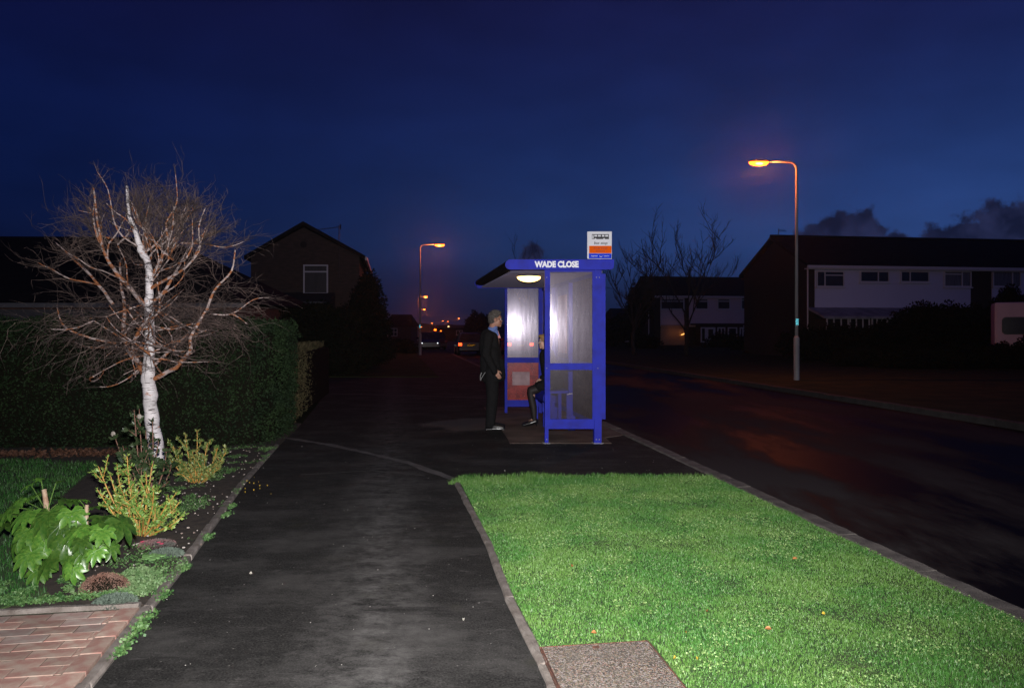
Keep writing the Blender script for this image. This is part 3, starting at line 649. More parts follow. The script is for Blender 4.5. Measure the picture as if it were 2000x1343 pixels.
def refine(pts, rad, k=4, jit=.006):
    P = []; Q = []
    n = len(pts)
    for i in range(n-1):
        p0 = pts[max(i-1,0)]; p1 = pts[i]; p2 = pts[i+1]; p3 = pts[min(i+2,n-1)]
        for j in range(k):
            t = j/k; v = .5*((2*p1)+(p2-p0)*t+(2*p0-5*p1+4*p2-p3)*t*t+(3*p1-p0-3*p2+p3)*t*t*t)
            r = rad[i]+(rad[i+1]-rad[i])*t
            P.append(v+Vector((random.gauss(0,jit),random.gauss(0,jit),0))*min(1,r/.03)); Q.append(r*random.uniform(.93,1.08))
    P.append(pts[-1]); Q.append(rad[-1]); return P, Q
P_, Q_ = refine(tr, rs_, 5, .004); B().tube(P_, Q_, 12).build('trunk', M_bark, birch, smooth=True)
limbs = [ # traced limbs: points, depth drift at tip, start radius
 ([(604,1010),(560,950),(500,880),(470,800),(462,710),(430,620),(410,510)], .55, .042),
 ([(545,925),(560,860),(610,790),(690,740),(715,680),(725,620)], -.6, .028),
 ([(625,1010),(720,960),(785,895),(800,830),(870,720),(910,640),(980,570),(1000,490)], -.35, .030),
 ([(630,950),(690,880),(750,800),(790,740)], .6, .024),
 ([(606,720),(560,660),(500,580),(455,500),(440,400),(430,240)], -.3, .034),
 ([(612,640),(690,600),(760,570),(850,490),(860,400),(900,330)], -.5, .024),
 ([(630,690),(665,640),(710,530),(740,450),(790,380)], .5, .026),
 ([(712,520),(670,490),(600,420),(545,350),(530,290)], .2, .016),
 ([(690,440),(690,370),(740,290),(745,180)], -.2, .016),
 ([(478,860),(400,840),(320,795),(320,720)], -.5, .022),
 ([(462,700),(360,590),(230,490),(140,430)], .5, .024),
 ([(448,430),(400,415),(345,370),(325,285)], .35, .016),
 ([(590,490),(620,450),(640,380),(650,280)], .5, .018),
 ([(575,470),(500,400),(490,250),(478,190)], -.5, .014),
 ([(600,780),(540,730),(460,690)], .3, .016),
 ([(590,880),(540,840),(480,770)], -.6, .018),
 ([(580,540),(520,530),(460,490)], .5, .013),
 ([(740,450),(820,450),(900,460),(960,430)], .4, .014),
 ([(480,870),(380,880),(300,870),(240,850)], .35, .012),
 ([(860,740),(940,740),(1020,680),(1075,670)], .3, .012),
]
allnodes = []
for pts, dz, r0 in limbs:
    r0 *= (.88 if r0 > .029 else .78); n = len(pts); q = [bp(x, y, dz*.8*(i/(n-1))**1.2) for i, (x, y) in enumerate(pts)]; ra_ = [r0*(1-.72*i/(n-1)) for i in range(n)]
    P_, Q_ = refine(q, ra_, 4, .006); B().tube(P_, Q_, 8).build('limb', M_bark2, birch, smooth=True); allnodes += [(p, r) for p, r in zip(P_[2:], Q_[2:])]
allnodes += [(p, .02) for p in refine(tr[6:], rs_[6:], 4)[0]]
cen = bp(600, 640)
def inside(p): return Vector(((p.x-cen.x+.03)/1.30, p.y/1.2, (p.z-cen.z+.05)/1.2)).length
for k in range(90):                          # secondary branches filling the round crown
    a0 = Vector(random.choice(allnodes)[0]) if k > 20 else Vector(tr[random.randrange(5,10)])
    o_ = a0-cen; o_.z *= .6; v = (o_.normalized()*.7+Vector((random.gauss(0,.5), random.gauss(0,.8), random.gauss(.35,.4)))).normalized(); p = Vector(a0); pts = [p.copy()]
    for i in range(6):
        v = (v+Vector((random.gauss(0,.22),random.gauss(0,.22),random.gauss(.08,.16)))).normalized(); p = p+v*random.uniform(.07,.14)
        if inside(p) > .93: break
        pts.append(p.copy())
    if len(pts) < 3: continue
    n_ = len(pts)-1; ra_ = [.0105*(1-.65*i/n_) for i in range(n_+1)]; P_, Q_ = refine(pts, ra_, 3, .006)
    B().tube(P_, Q_, 5).build('limb', M_bark2, birch, smooth=True); allnodes += [(q, r) for q, r in zip(P_[1:], Q_[1:])]
twigs = []
def twig(p, d, length, r, depth):
    n = max(3, int(length/.085)); pts = [p.copy()]; v = d.normalized(); q = p.copy()
    for i in range(n):
        v = (v+Vector((random.gauss(0,.22),random.gauss(0,.22),random.gauss(0,.19)+ (.02 if q.z > cen.z else -.05)))).normalized()
        q = q+v*(length/n); pts.append(q.copy())
        if depth and random.random() < .62:
            w = (v+Vector((random.gauss(0,.6),random.gauss(0,.6),random.gauss(0,.5)))).normalized(); twig(q, w, length*random.uniform(.25,.6), r*.65, depth-1)
    twigs.append((pts, [r*(1-.7*i/n) for i in range(n+1)]))
for k in range(900):
    p, r = random.choice(allnodes)
    if inside(p) < .45 and random.random() < .6: p, r = random.choice(allnodes)
    if p.z < cen.z-.45 and random.random() < .6: continue
    o_ = (p-cen); o_.z *= .85
    if o_.length < .25: o_ = Vector((random.gauss(0,1),random.gauss(0,1),random.gauss(0,.6)))
    d = o_.normalized()*1.0+Vector((random.gauss(0,.5),random.gauss(0,.6),random.gauss(.1,.4)))
    if p.z < cen.z-.35: d.z = abs(d.z)*.6-.08
    # keep twigs inside the rounded crown
    e = Vector(((p.x-cen.x+.03)/1.33, (p.y)/1.25, (p.z-cen.z+.05)/1.22)).length
    length = min(1.0, max(.14, (1.10-e)*1.15*random.uniform(.6,1.25)))
    twig(p, d, length*.86, .0040, 2)
o = obj('twigs', tubes_mesh('twigs', twigs, 3), M_twig, birch); o['kind'] = 'stuff'
# --- dim leafless street trees
def bare_tree(name, label, px, d, top_py, seed, spread=.5, n0=5, group=None, base_py=None):
    random.seed(seed); x = (px-1000)/F*d; H = 1.5+(645-top_py)/F*d
    t = thing(name, label, 'tree', (x,d,0), group=group); seg = []
    trunk = []; p = Vector((0,0,-.1)); 
    for i in range(6): trunk.append(p.copy()); p = p+Vector((random.gauss(0,.05),random.gauss(0,.05),H*.07))
    B().tube(trunk, [.14-.012*i for i in range(6)], 8).build('trunk', M_dtw, t, smooth=True)
    def br(p, v, length, r, dep):
        n = 6; pts = [p.copy()]; q = p.copy()
        for i in range(n):
            v = (v+Vector((random.gauss(0,.12),random.gauss(0,.12),random.gauss(0,.05)+.07))).normalized(); q = q+v*length/n; pts.append(q.copy())
            if dep and i > 0:
                for _ in range(2 if dep > 1 else 1):
                    if random.random() < .75:
                        w = (v+Vector((random.gauss(0,.6),random.gauss(0,.6),random.gauss(.15,.3)))).normalized(); br(q, w, length*random.uniform(.3,.5), r*.55, dep-1)
        seg.append((pts, [r*(1-.75*i/n) for i in range(n+1)]))
    for k in range(n0):
        a = 2*math.pi*k/n0+random.random(); base = trunk[random.randrange(3,6)]
        br(base, Vector((math.cos(a)*spread, math.sin(a)*spread, 1)), H*random.uniform(.5,.74), .055, 3)
    o = obj('crown', tubes_mesh('crown', seg, 3), M_dtw, t); return t
M_dtw = mat('dim_tree_bark', (.020,.016,.015), rough=.9)
bare_tree('bare_tree', 'thin leafless tree nearest the bus shelter, across the road', 1238, 48, 500, 3, .55, 6)
bare_tree('bare_tree', 'taller leafless tree in front of the far house, the right one of the pair', 1342, 46, 452, 11, .5, 6)
bare_tree('bare_tree', 'faint distant leafless tree showing above the shelter roof', 1050, 95, 505, 5, .6, 6)
random.seed(21)

# ================================================================= street lamps
M_lens = bpy.data.materials.new('sodium_lamp_bowl'); M_lens.use_nodes = True
_t = M_lens.node_tree; _n = _t.nodes; _b = _n['Principled BSDF']; _o = _n['Material Output']
_e = _n.new('ShaderNodeEmission'); _e.inputs[0].default_value = (1,.125,.006,1); _e.inputs[1].default_value = 20
_tr = _n.new('ShaderNodeBsdfTransparent'); _tr.inputs[0].default_value = (1,.75,.35,1)
_mx = _n.new('ShaderNodeMixShader'); _mx.inputs[0].default_value = .62; _t.links.new(_tr.outputs[0], _mx.inputs[1]); _t.links.new(_e.outputs[0], _mx.inputs[2]); _t.links.new(_mx.outputs[0], _o.inputs[0])
M_bulb = emit('sodium_discharge_tube', (1,.45,.12), 60)
def lamp(label, x, d, h, side, group='sodium street lamps', power=90, sc=1.0, plate=False, base_h=1.28, arm=.90):
    t = thing('street_lamp', label, 'street lamp', (x,d,0), group=group)
    B().tube([(0,0,-.1),(0,0,base_h)], .085, 12).build('base_section', M_galv, t, smooth=False)
    B().tube([(0,0,base_h-.02),(0,0,base_h+.05)], [.085,.055], 12).build('collar', M_galv, t)
    pts = [(0,0,base_h+.04),(0,0,h-.22)]+[(side*(.22-.22*math.cos(a)),0,h-.22+.22*math.sin(a)) for a in (R(20),R(45),R(70),R(90))]+[(side*(arm-.1),0,h+.02)]
    B().tube(pts, [.052,.038,.035,.033,.032,.031,.030], 24).build('pole', M_galv, t, smooth=True)
    # lantern: housing above, glowing bowl below
    L0 = arm-.12; LL = .66
    b = B()
    for s0, zz, w in ((0,.0,.06),):
        st = []
        ring = []
        for i, (u, wd, hh) in enumerate([(0,.035,.03),(.12,.09,.05),(.35,.13,.075),(.75,.13,.07),(.95,.10,.045),(1.0,.05,.02)]):
            xx = side*(L0+u*LL); ring.append([(xx, math.cos(a)*wd, h+.005+math.sin(a)*hh) for a in [math.pi*j/6 for j in range(7)]])
        k = len(b.v)
        for r_ in ring: b.v += r_
        for i in range(5):
            for j in range(6): b.f.append((k+i*7+j, k+i*7+j+1, k+(i+1)*7+j+1, k+(i+1)*7+j))
    b.build('lamp_housing', M_darkm, t)
    b = B(); ring = []
    for (u, wd, hh) in [(.10,.06,.02),(.22,.11,.09),(.45,.125,.125),(.75,.12,.115),(.93,.09,.07),(.99,.04,.015)]:
        xx = side*(L0+u*LL); ring.append([(xx, math.cos(a)*wd, h-.0-math.sin(a)*hh) for a in [math.pi*j/6 for j in range(7)]])
    for r_ in ring: b.v += r_
    for i in range(5):
        for j in range(6): b.f.append((i*7+j, i*7+j+1, (i+1)*7+j+1, (i+1)*7+j))
    lens = b.build('lamp_bowl', M_lens, t, smooth=True)
    b = B(); b.ball((side*(L0+.52*LL),0,h-.045), (.12,.045,.035), 10, 6); b.build('lamp_tube', M_bulb, lens)
    ld = bpy.data.lights.new('sodium_light', 'POINT'); ld.energy = power; ld.color = (1,.20,.035); ld.shadow_soft_size = .05
    lo = bpy.data.objects.new('sodium_light', ld); COL.objects.link(lo); lo.parent = t; lo.location = (side*(L0+.5*LL),0,h-.17)
    lo.rotation_euler = (0,0,0)
    if plate:
        p = B(); p.box(-.055,.055,-.0915,-.0895,2.08-.17 if False else 1.92,2.12) 
        retro('marker_plate', .10, .20, (.55,.95,1.0), t, (0,-.062,plate), .2)
    return t
lamp('nearest tall street lamp with glowing orange head, standing on the right verge', 8.6, 23.6, 6.58, -1, plate=1.76, power=420)
lamp('glowing street lamp at the corner of the far left verge', -5.6, 47.6, 6.72, 1, plate=1.75, power=330, arm=.95)
for (hx, hy, lab) in [(832,579,'street lamp beyond the verge corner lamp, second one down the street'), (829,604,'street lamp head hanging just below the second one down the street')]:
    d = F*5.1/(645-hy); x = (hx-1000)/F*d; lamp(lab, x-1.2, d, 6.6, 1, power=300)
k = 0
for (hx, hy, lab) in [(895,621.5,'distant street lamp highest of the right-hand cluster'),(864,626.5,'distant street lamp left of a close pair above the cars'),(874,627.5,'distant street lamp right of a close pair above the cars'),
                 (843,630.5,'lone distant street lamp right of the verge corner pole'),(811.5,634.5,'distant street lamp topmost of the tiny cluster left of the corner pole'),(805.5,637,'distant street lamp leftmost of the tiny cluster left of the corner pole'),
                 (811.5,639.5,'distant street lamp lowest of the tiny cluster left of the corner pole'),(822,638.3,'distant street lamp tucked right behind the corner pole'),(784.5,636,'distant street lamp above the bungalow garden')]:
    d = F*5.1/(647-hy); d = min(d, 395); hh = 1.5+(645-hy)/F*d; x = (hx-1000)/F*d
    t = lamp(lab, x-.9, d, hh, 1, power=180)
    t.scale = (1,1,1)
    for c_ in t.children:
        if c_.name.startswith('lamp_bowl') or c_.name.startswith('lamp_housing'):
            pass
# low wall lamps near the horizon
for (hx, hy, lab, s_, warm) in [(850,644,'low orange lamp on the dark terrace above the parked cars', .20, True),(861,646,'smallest orange lamp low on the dark terrace', .11, True),(876,637.5,'small white-yellow lamp on the roofline above the cars', .15, False)]:
    c_ = AT(hx,hy,118); t = thing('wall_lamp', lab, 'lamp', (c_.x, c_.y, c_.z))
    B().box(-.08,.08,.12,1.4,-.08,.08).build('bracket', M_darkm, t)
    B().ball((0,0,0), (s_,.15,s_*.7), 10, 6).build('globe', emit('warm_globe' if warm else 'white_globe', (1,.14,.008) if warm else (1,.7,.3), 6 if warm else 2), t)

# ================================================================= buildings
def window_part(par, x0, x1, z0, z1, y, vert=(), horiz=(), fm=None, gm=None, fw=.06, sill=True):
    fm = fm or M_whitep; gm = gm or M_glassd
    b = B(); e = fw; yf = y-.07
    b.box(x0,x0+e,yf,y,z0,z1); b.box(x1-e,x1,yf,y,z0,z1); b.box(x0+e,x1-e,yf+.002,y,z0,z0+e); b.box(x0+e,x1-e,yf+.002,y,z1-e,z1)
    for v in vert: xx = x0+(x1-x0)*v; b.box(xx-e/2,xx+e/2,yf+.004,y,z0+e,z1-e)
    for h in horiz:
        (hz, a, c) = h if isinstance(h, tuple) else (h, 0, 1); zz = z0+(z1-z0)*hz; b.box(x0+e+(x1-x0)*a,x1-e-(x1-x0)*(1-c),yf+.006,y,zz-e/2,zz+e/2)
    f = b.build('window', fm, par)
    p = B(); p.box(x0+e*.5,x1-e*.5,y-.03,y-.004,z0+e*.5,z1-e*.5); p.build('pane', gm, f)
    if sill: q = B(); q.box(x0-.05,x1+.05,y-.13,y,z0-.07,z0-.003); q.build('sill', fm, f)
    return f
# --- right white-clad terrace
hx0, hd0 = 16.2, 42.7; th = R(8.6)
def uz(px, py, x0=hx0, d0=hd0, th=th):
    k = (px-1000)/F; u = (k*d0-x0)/(math.cos(th)-k*math.sin(th)); dd = d0+u*math.sin(th); return u, 1.5+(645-py)/F*dd
TW = 26
def terrace(t, width, dep, eave, ridge, wallm, frontm):
    b = B(); b.box(0,width,.06,dep,-.1,eave); hh = ridge-eave
    b.add([(0,.06,eave),(0,dep,eave),(0,dep/2,ridge-.15)], [(0,2,1)]); b.add([(width,.06,eave),(width,dep,eave),(width,dep/2,ridge-.15)], [(0,1,2)]); b.build('wall', wallm, t)
    o = .35; b = B(); y0, y1, ym = -o, dep+o, dep/2; ze = eave-.12
    prof = [(y0,ze),(ym,ridge),(y1,ze),(y1,ze+.16),(ym,ridge+.18),(y0,ze+.16)]
    vs = [(x,y,z) for x in (-.2,width+.2) for y, z in prof]; b.add(vs, [(0,6,7,1),(1,7,8,2),(2,8,9,3),(3,9,10,4),(4,10,11,5),(5,11,6,0),(0,1,4,5),(1,2,3,4),(6,11,10,7),(7,10,9,8)])
    r = b.build('roof', M_tile, t)
    b = B(); b.tube([(-.2,ym,ridge+.2),(width+.2,ym,ridge+.2)], .11, 8); b.build('ridge_tiles', M_tile, r)
    b = B(); b.box(-.25,width+.2,-o-.10,-o-.002,ze-.05,ze+.10); b.build('gutter', M_whitep, t)
    b = B(); b.box(-.2,width+.2,-o,.05,ze-.10,ze-.04); b.build('soffit', M_whitep, t)
T1 = thing('terraced_house', 'long white-clad terrace with a dark pitched roof behind the nearest lamp post', 'house', (hx0,hd0,0), th)
terrace(T1, TW, 7.9, 5.05, 6.9, M_walld, M_rend)
def clad(px0, px1, pyt, pyb, m, par, name='cladding', **kw):
    u0, zt = uz(px0, pyt, **kw); u1, _ = uz(px1, pyt, **kw); _, zb = uz(px0, pyb, **kw)
    n = 0; rows = 1
    b = B(); b.box(u0,u1,0,.07,zb,zt); return b.build(name, m, par)
def boards(u0, u1, zb, zt, m, par, n):      # shiplap boards, each one a piece
    h = (zt-zb)/n
    q = B(); q.add([(0,0,0),(1,0,0),(1,.02,h),(0,.02,h),(0,.07,0),(1,.07,0),(1,.07,h),(0,.07,h)], [(0,1,2,3),(4,7,6,5),(0,4,5,1),(3,2,6,7),(0,3,7,4),(1,5,6,2)])
    me = q.mesh('board'); me.materials.append(m)
    for i in range(n):
        o = bpy.data.objects.new('board', me); COL.objects.link(o); o.parent = par; o.location = (u0,0,zb+i*h); o.scale = (u1-u0,1,1)
u0, _ = uz(1592,540); u1, _ = uz(1896,540); zb = uz(1592,602)[1]
boards(u0, u1, zb, 4.9, M_rend, T1, 16)
u2, _ = uz(1938,540); boards(u2, u2+9.3, zb, 4.9, M_rend, T1, 16)
def wp(px0,px1,py0,py1,**k):
    par = k.pop('par', T1); kw = k.pop('kw', {}); a, zt = uz(px0,py0,**kw); c, _ = uz(px1,py0,**kw); _, zb_ = uz(px0,py1,**kw); return window_part(par, a, c, zb_, zt, k.pop('y',.0), **k)
wp(1594,1648,529,560, vert=(.3,), horiz=((.74,.3,1),))
wp(1679,1736,529,551, vert=(.62,))
wp(1758,1814,529,551, vert=(.33,))
wp(1843,1896,529,560, vert=(.66,), horiz=((.8,0,.66),), gm=M_curtain)
wp(1938,1993,529,560, vert=(.7,), gm=M_curtain)
b = B(); u, _ = uz(1577,540); b.tube([(u,-.03,5),(u,-.03,0)], .04, 6); b.build('downpipe', M_whitep, T1)
# lean-to canopy and ground floor windows
ua, zt = uz(1578,600); ub, _ = uz(1762,600); _, zl = uz(1578,618)
b = B(); b.add([(ua,.0,zt),(ub,.0,zt),(ub,-1.6,zl),(ua,-1.6,zl),(ua,.0,zt-.12),(ub,.0,zt-.12),(ub,-1.6,zl-.12),(ua,-1.6,zl-.12)], [(0,3,2,1),(4,5,6,7),(0,1,5,4),(1,2,6,5),(2,3,7,6),(3,0,4,7)])
b.build('porch_roof', mat('grey_felt_roof', (.16,.17,.20), rough=.7, c2=(.30,.31,.36), scale=2.2, detail=8), T1)
for (a, c) in ((1590,1632),(1634,1672),(1676,1706)):
    wp(a,c,621,650, vert=(.33,.66), y=-1.2)
b = B(); q0, _ = uz(1590,630); q1, _ = uz(1706,630); b.box(q0,q1,-1.19,-.1,0,zl-.14); b.build('porch_wall', M_walld, T1)
wp(1712,1752,621,640, y=-.02, gm=M_curtain)
ae, _ = uz(1510,470)
def aerial(par, x, y, z, h, boom, n, tilt=0.05, name='aerial'):
    b = B(); b.tube([(x,y,z),(x,y,z+h)], .022, 6); p = Vector((x,y,z+h-.08)); q = p+Vector((boom,0,-abs(boom)*tilt)); b.tube([p,q], .014, 5)
    for i in range(n): c = p.lerp(q, (i+.5)/n); w = .10+.10*abs(i/n-.5); b.tube([c+Vector((0,-w*1.5,-w)), c+Vector((0,w*1.5,w))], .008, 4)
    b.build(name, M_darkm, par)
aerial(T1, .3, 3.9, 7.0, .55, .45, 4)
# --- smaller far terrace
kw2 = dict(x0=(1278-1000)/F*79.7, d0=79.7, th=th)
T2 = thing('terraced_house', 'far pale pink terrace house with a white-framed porch and a lamplit garage door', 'house', (kw2['x0'],79.7,0), th)
terrace(T2, 16, 8.2, 5.05, 7.0, M_walld, M_rend2)
for (a, c) in ((1290,1337),(1346,1463)):
    ua, _ = uz(a,590,**kw2); uc, _ = uz(c,590,**kw2); _, zb = uz(a,638,**kw2); boards(ua, uc, zb, 4.9, M_rend2, T2, 10)
for (a, c, y0, y1, v) in ((1290,1336,583,604,()),(1358,1383,583,604,()),(1401,1426,583,604,()),(1447,1466,580,604,(.5,))):
    wp(a,c,y0,y1, vert=v, horiz=(.75,), par=T2, kw=kw2, fw=.09)
ua, zt = uz(1290,640,**kw2); uc, _ = uz(1337,640,**kw2)
b = B(); b.box(ua,uc,-.03,.06,.0,zt); g_ = b.build('garage_door', mat('buff_garage_door', (.42,.27,.16), rough=.6, c2=(.36,.22,.13), scale=1), T2)
for i in range(6): q = B(); q.box(ua+.02,uc-.02,-.05,-.032,.12+i*.33,.40+i*.33); q.build('panel', g_.data.materials[0], g_)
# little carriage lamp that lights it
lc = uz(1333,652,**kw2); b = B(); b.tube([(lc[0]-.30,-.35,lc[1]-.10),(lc[0]-.1,-.35,lc[1]-.04),(lc[0]+.1,-.35,lc[1]+.06),(lc[0]+.2,-.35,lc[1]+.2)], [.03,.05,.05,.03], 6)
b.build('porch_light', emit('warm_porch_tube', (1,.42,.10), 2.5), T2)
pl = bpy.data.lights.new('porch_glow', 'POINT'); pl.energy = 2.5; pl.color = (1,.38,.12); pl.shadow_soft_size = .1; po = bpy.data.objects.new('porch_glow', pl); COL.objects.link(po); po.parent = T2; po.location = (lc[0]-1.0,-.9,lc[1]+.1)
# porch
ua, zt = uz(1352,635,**kw2); uc, _ = uz(1441,635,**kw2)
b = B(); b.box(ua-.2,uc+.2,-1.7,0,zt,zt+.18); b.build('porch_roof', M_walld, T2)
for (a, c, v, h) in ((1358,1368,(),()),(1390,1405,(.5,),()),(1410,1428,(),()),(1433,1440,(),()),(1449,1466,(.4,),(.75,))):
    wp(a,c,639,668, vert=v, horiz=h, par=T2, kw=kw2, y=-1.4 if a < 1445 else -.02, fw=.12, sill=False)
ua2, zd = uz(1368,639,**kw2); uc2, _ = uz(1386,639,**kw2)
b = B(); b.box(ua2,uc2,-1.46,-1.4,0,zd); dr = b.build('door', M_whitep, T2); q = B(); q.box(ua2+.25,uc2-.25,-1.475,-1.455,.7,zd-.2); q.build('pane', M_walld, dr)
b = B(); q0, _ = uz(1358,640,**kw2); q1, _ = uz(1440,640,**kw2); b.box(q0,q1,-1.39,-.05,0,zt-.01); b.build('porch_wall', M_walld, T2)
b = B(); b.tube([(-.6,-.03,5),(-.6,-.03,0)], .05, 6); b.build('downpipe', M_whitep, T2)
# --- far low house beside the shelter's right edge
T3 = thing('far_house', 'distant low dark house with one pale window, seen just right of the shelter', 'house', (12.2,92,0), th)
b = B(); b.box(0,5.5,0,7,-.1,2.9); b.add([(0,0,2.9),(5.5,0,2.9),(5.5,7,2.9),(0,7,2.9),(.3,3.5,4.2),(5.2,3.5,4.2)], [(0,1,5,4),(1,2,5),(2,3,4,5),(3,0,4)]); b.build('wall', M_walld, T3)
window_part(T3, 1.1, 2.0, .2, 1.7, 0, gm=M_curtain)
# --- brick gable house on the left
HD = 36.8; gx = (490-1000)/F*HD
GH = thing('gable_house', 'dark brown brick house end with a single white window under its gable', 'house', (gx,HD,0), math.atan(.16)*0+R(0))
gw = (702-490)/F*HD; e_ = 5.0; rg = 1.5+(645-440)/F*HD; rx_ = (593-490)/F*HD; skw = -.155
b = B(); D_ = 9.6
pr = [(0,-.1),(gw,-.1),(gw,e_),(rx_,rg-.1),(0,e_)]
vs = [(x+skw*y, y, z) for y in (0,D_) for x, z in pr]; b.add(vs, [(0,1,2,3,4),(9,8,7,6,5)]+[(i,i+5,(i+1)%5+5,(i+1)%5) for i in range(5)]); b.build('wall', M_wallb, GH)
b = B(); o_ = .25
def rp(x, z, y): return (x+skw*y, y, z)
for (xa, za, xb, zb_) in ((-.28,e_-.16,rx_,rg),(rx_,rg,gw+.28,e_-.16)):
    vs = [rp(xa,za,-o_),rp(xb,zb_,-o_),rp(xb,zb_,D_+.2),rp(xa,za,D_+.2),rp(xa,za+.16,-o_),rp(xb,zb_+.16,-o_),rp(xb,zb_+.16,D_+.2),rp(xa,za+.16,D_+.2)]
    b.add(vs, [(0,1,2,3),(4,7,6,5),(0,4,5,1),(1,5,6,2),(2,6,7,3),(3,7,4,0)])
rf = b.build('roof', M_tile, GH)
b = B(); b.box(gw+.27,gw+.37,-o_,D_+.2,e_-.22,e_-.06, skw); b.build('gutter', M_whitep, GH)
b = B(); b.ball((rx_-.0,-.01,rg-.9), (.16,.03,.16), 10, 6); b.build('gable_vent', M_walld, GH)
def gxz(px, py): return (px-490)/F*HD, 1.5+(645-py)/F*HD
a, zt = gxz(593,517); c, zb = gxz(641,574); window_part(GH, a, c, zb, zt, 0, horiz=(.76,), fw=.06, gm=mat('dim_net_curtain_glass', (.055,.050,.050), rough=.5, c2=(.035,.033,.034), scale=3, stretch=(3,1,.4)))
a, zt = gxz(485,592); c, _ = gxz(655,592)
b = B(); b.add([(a,-1.8,zt-.1),(c,-1.8,zt-.1),(c,0,zt+.5),(a,0,zt+.5),(a,-1.8,-.1),(c,-1.8,-.1),(c,0,-.1),(a,0,-.1)], [(0,1,2,3),(4,5,1,0),(5,6,2,1),(7,4,0,3)]); b.build('lean_to', M_walld, GH)
b = B(); b.box(a,c,-1.9,-1.805,zt-.06,zt+.0); b.build('lean_to_gutter', mat('dull_grey_gutter', (.12,.12,.13), rough=.6), GH)
ax, az = gxz(663,505)
b = B(); b.tube([(ax,-.1,az-.9),(ax,-.1,az+1.55)], .018, 6)
p0 = Vector((ax+.05,-.1,az+1.48)); p1 = Vector((ax-1.15,-.1,az+1.33)); b.tube([p0,p1], .012, 5)
for i in range(11): c_ = p0.lerp(p1,(i+.3)/11); b.tube([c_+Vector((0,-.2,-.07)), c_+Vector((0,.2,.07))], .008, 4)
b.tube([p0+Vector((.02,0,.12)), p0+Vector((.02,0,-.12))], .03, 4)
b.build('aerial', M_darkm, GH)
# --- bungalow behind the green hedge
BG = thing('bungalow', 'low red-brick bungalow with a dark roof behind the green hedge and bare tree', 'house', (0,0,0))
b = B(); b.box(-30,-8.0,22.4,30.5,-.1,2.25); b.build('wall', M_wallr, BG)
b = B(); b.add([(-30.5,22,2.3),(-7.6,22,2.3),(-7.6,31,2.3),(-30.5,31,2.3),(-24,26.5,4.72),(-11.8,26.5,4.66)], [(0,1,5,4),(1,2,5),(2,3,4,5),(3,0,4),(3,2,1,0)]); b.build('roof', M_tile, BG)
b = B(); b.box(-30.5,-7.5,21.88,21.99,2.14,2.27); b.build('gutter', mat('grey_fascia', (.16,.15,.15), rough=.7), BG)
b = B(); b.box(-16,-9,22.0,22.38,1.75,2.1); b.build('soffit_board', mat('dull_white_board', (.10,.09,.09), rough=.7), BG)
# --- small bungalow far down the street
FB = thing('bungalow', 'small far bungalow with a six-pane white window beside the street', 'house', (AT(752,645,88).x,88,0))
b = B(); b.box(0,2.9,0,6,-.1,2.0); b.build('wall', M_wallr, FB)
b = B(); b.add([(-.4,-.4,1.95),(3.2,-.4,1.95),(3.2,6.4,1.95),(-.4,6.4,1.95),(.3,3,3.35),(2.6,3,3.35)], [(0,1,5,4),(1,2,5),(2,3,4,5),(3,0,4),(3,2,1,0)]); b.build('roof', M_tile, FB)
window_part(FB, .25, 1.4, .85, 1.75, 0, vert=(.33,.66), horiz=(.5,), fm=mat('pinkish_white_frame', (.5,.42,.42), rough=.5), fw=.07, sill=False)
# --- dark terrace silhouettes behind the cars
FT = thing('far_terrace', 'long dark low terrace closing the street behind the parked cars', 'house', (AT(853,645,120).x,120,0))
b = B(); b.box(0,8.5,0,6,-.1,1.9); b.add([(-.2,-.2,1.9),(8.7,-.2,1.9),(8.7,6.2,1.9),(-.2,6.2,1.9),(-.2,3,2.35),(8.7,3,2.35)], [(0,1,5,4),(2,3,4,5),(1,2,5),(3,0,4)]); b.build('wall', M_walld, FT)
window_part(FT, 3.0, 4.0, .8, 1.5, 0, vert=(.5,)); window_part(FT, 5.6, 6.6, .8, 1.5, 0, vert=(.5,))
# small blue-lit sign on the far verge
ss = AT(729,671,49); t = thing('small_sign', 'tiny bright blue and white reflective sign at the back of the far verge', 'sign', (ss.x,ss.y,0))
B().tube([(0,.03,-.1),(0,.03,ss.z+.15)], .02, 6).build('post', M_darkm, t)
B().box(-.14,.14,.0,.02,ss.z-.22,ss.z+.22).build('sign_back', M_darkm, t)
retro('sign_face', .26, .22, (.12,.35,1.0), t, (0,-.012,ss.z-.10), .2); retro('sign_top', .26, .18, (.9,.8,1.0), t, (0,-.012,ss.z+.12), .25)

# --- caravan
CV = thing('caravan', 'pale caravan end with a rounded dark window at the right edge', 'caravan', (AT(1942,645,33).x,33,0), R(-28))
M_cv = mat('pale_caravan_panel', (.62,.52,.54), rough=.6, c2=(.54,.45,.47), scale=1)
b = B(); b.box(0,4.6,0,2.1,.85,2.68); bd = b.build('body', M_cv, CV, bevel=.10)
b = B(); b.box(.32,4.3,.05,2.05,.66,.849); b.build('skirt', M_cv, CV)
def rrect(x0,x1,z0,z1,r,y0,y1,n=5):
    pts = []
    for (cx,cz,a0) in ((x1-r,z1-r,0),(x0+r,z1-r,90),(x0+r,z0+r,180),(x1-r,z0+r,270)):
        for i in range(n+1): a = R(a0+90*i/n); pts.append((cx+r*math.cos(a), cz+r*math.sin(a)))
    m_ = len(pts); b = B(); b.add([(x,y0,z) for x,z in pts]+[(x,y1,z) for x,z in pts], [tuple(range(m_)), tuple(range(2*m_-1,m_-1,-1))]+[(i,m_+i,m_+(i+1)%m_,(i+1)%m_) for i in range(m_)]); return b
fr = rrect(.27,2.1,1.33,2.06,.16,-.022,.02).build('window', M_darkm, CV)
rrect(.31,2.06,1.37,2.02,.13,-.032,-.023).build('pane', M_glassd, fr)
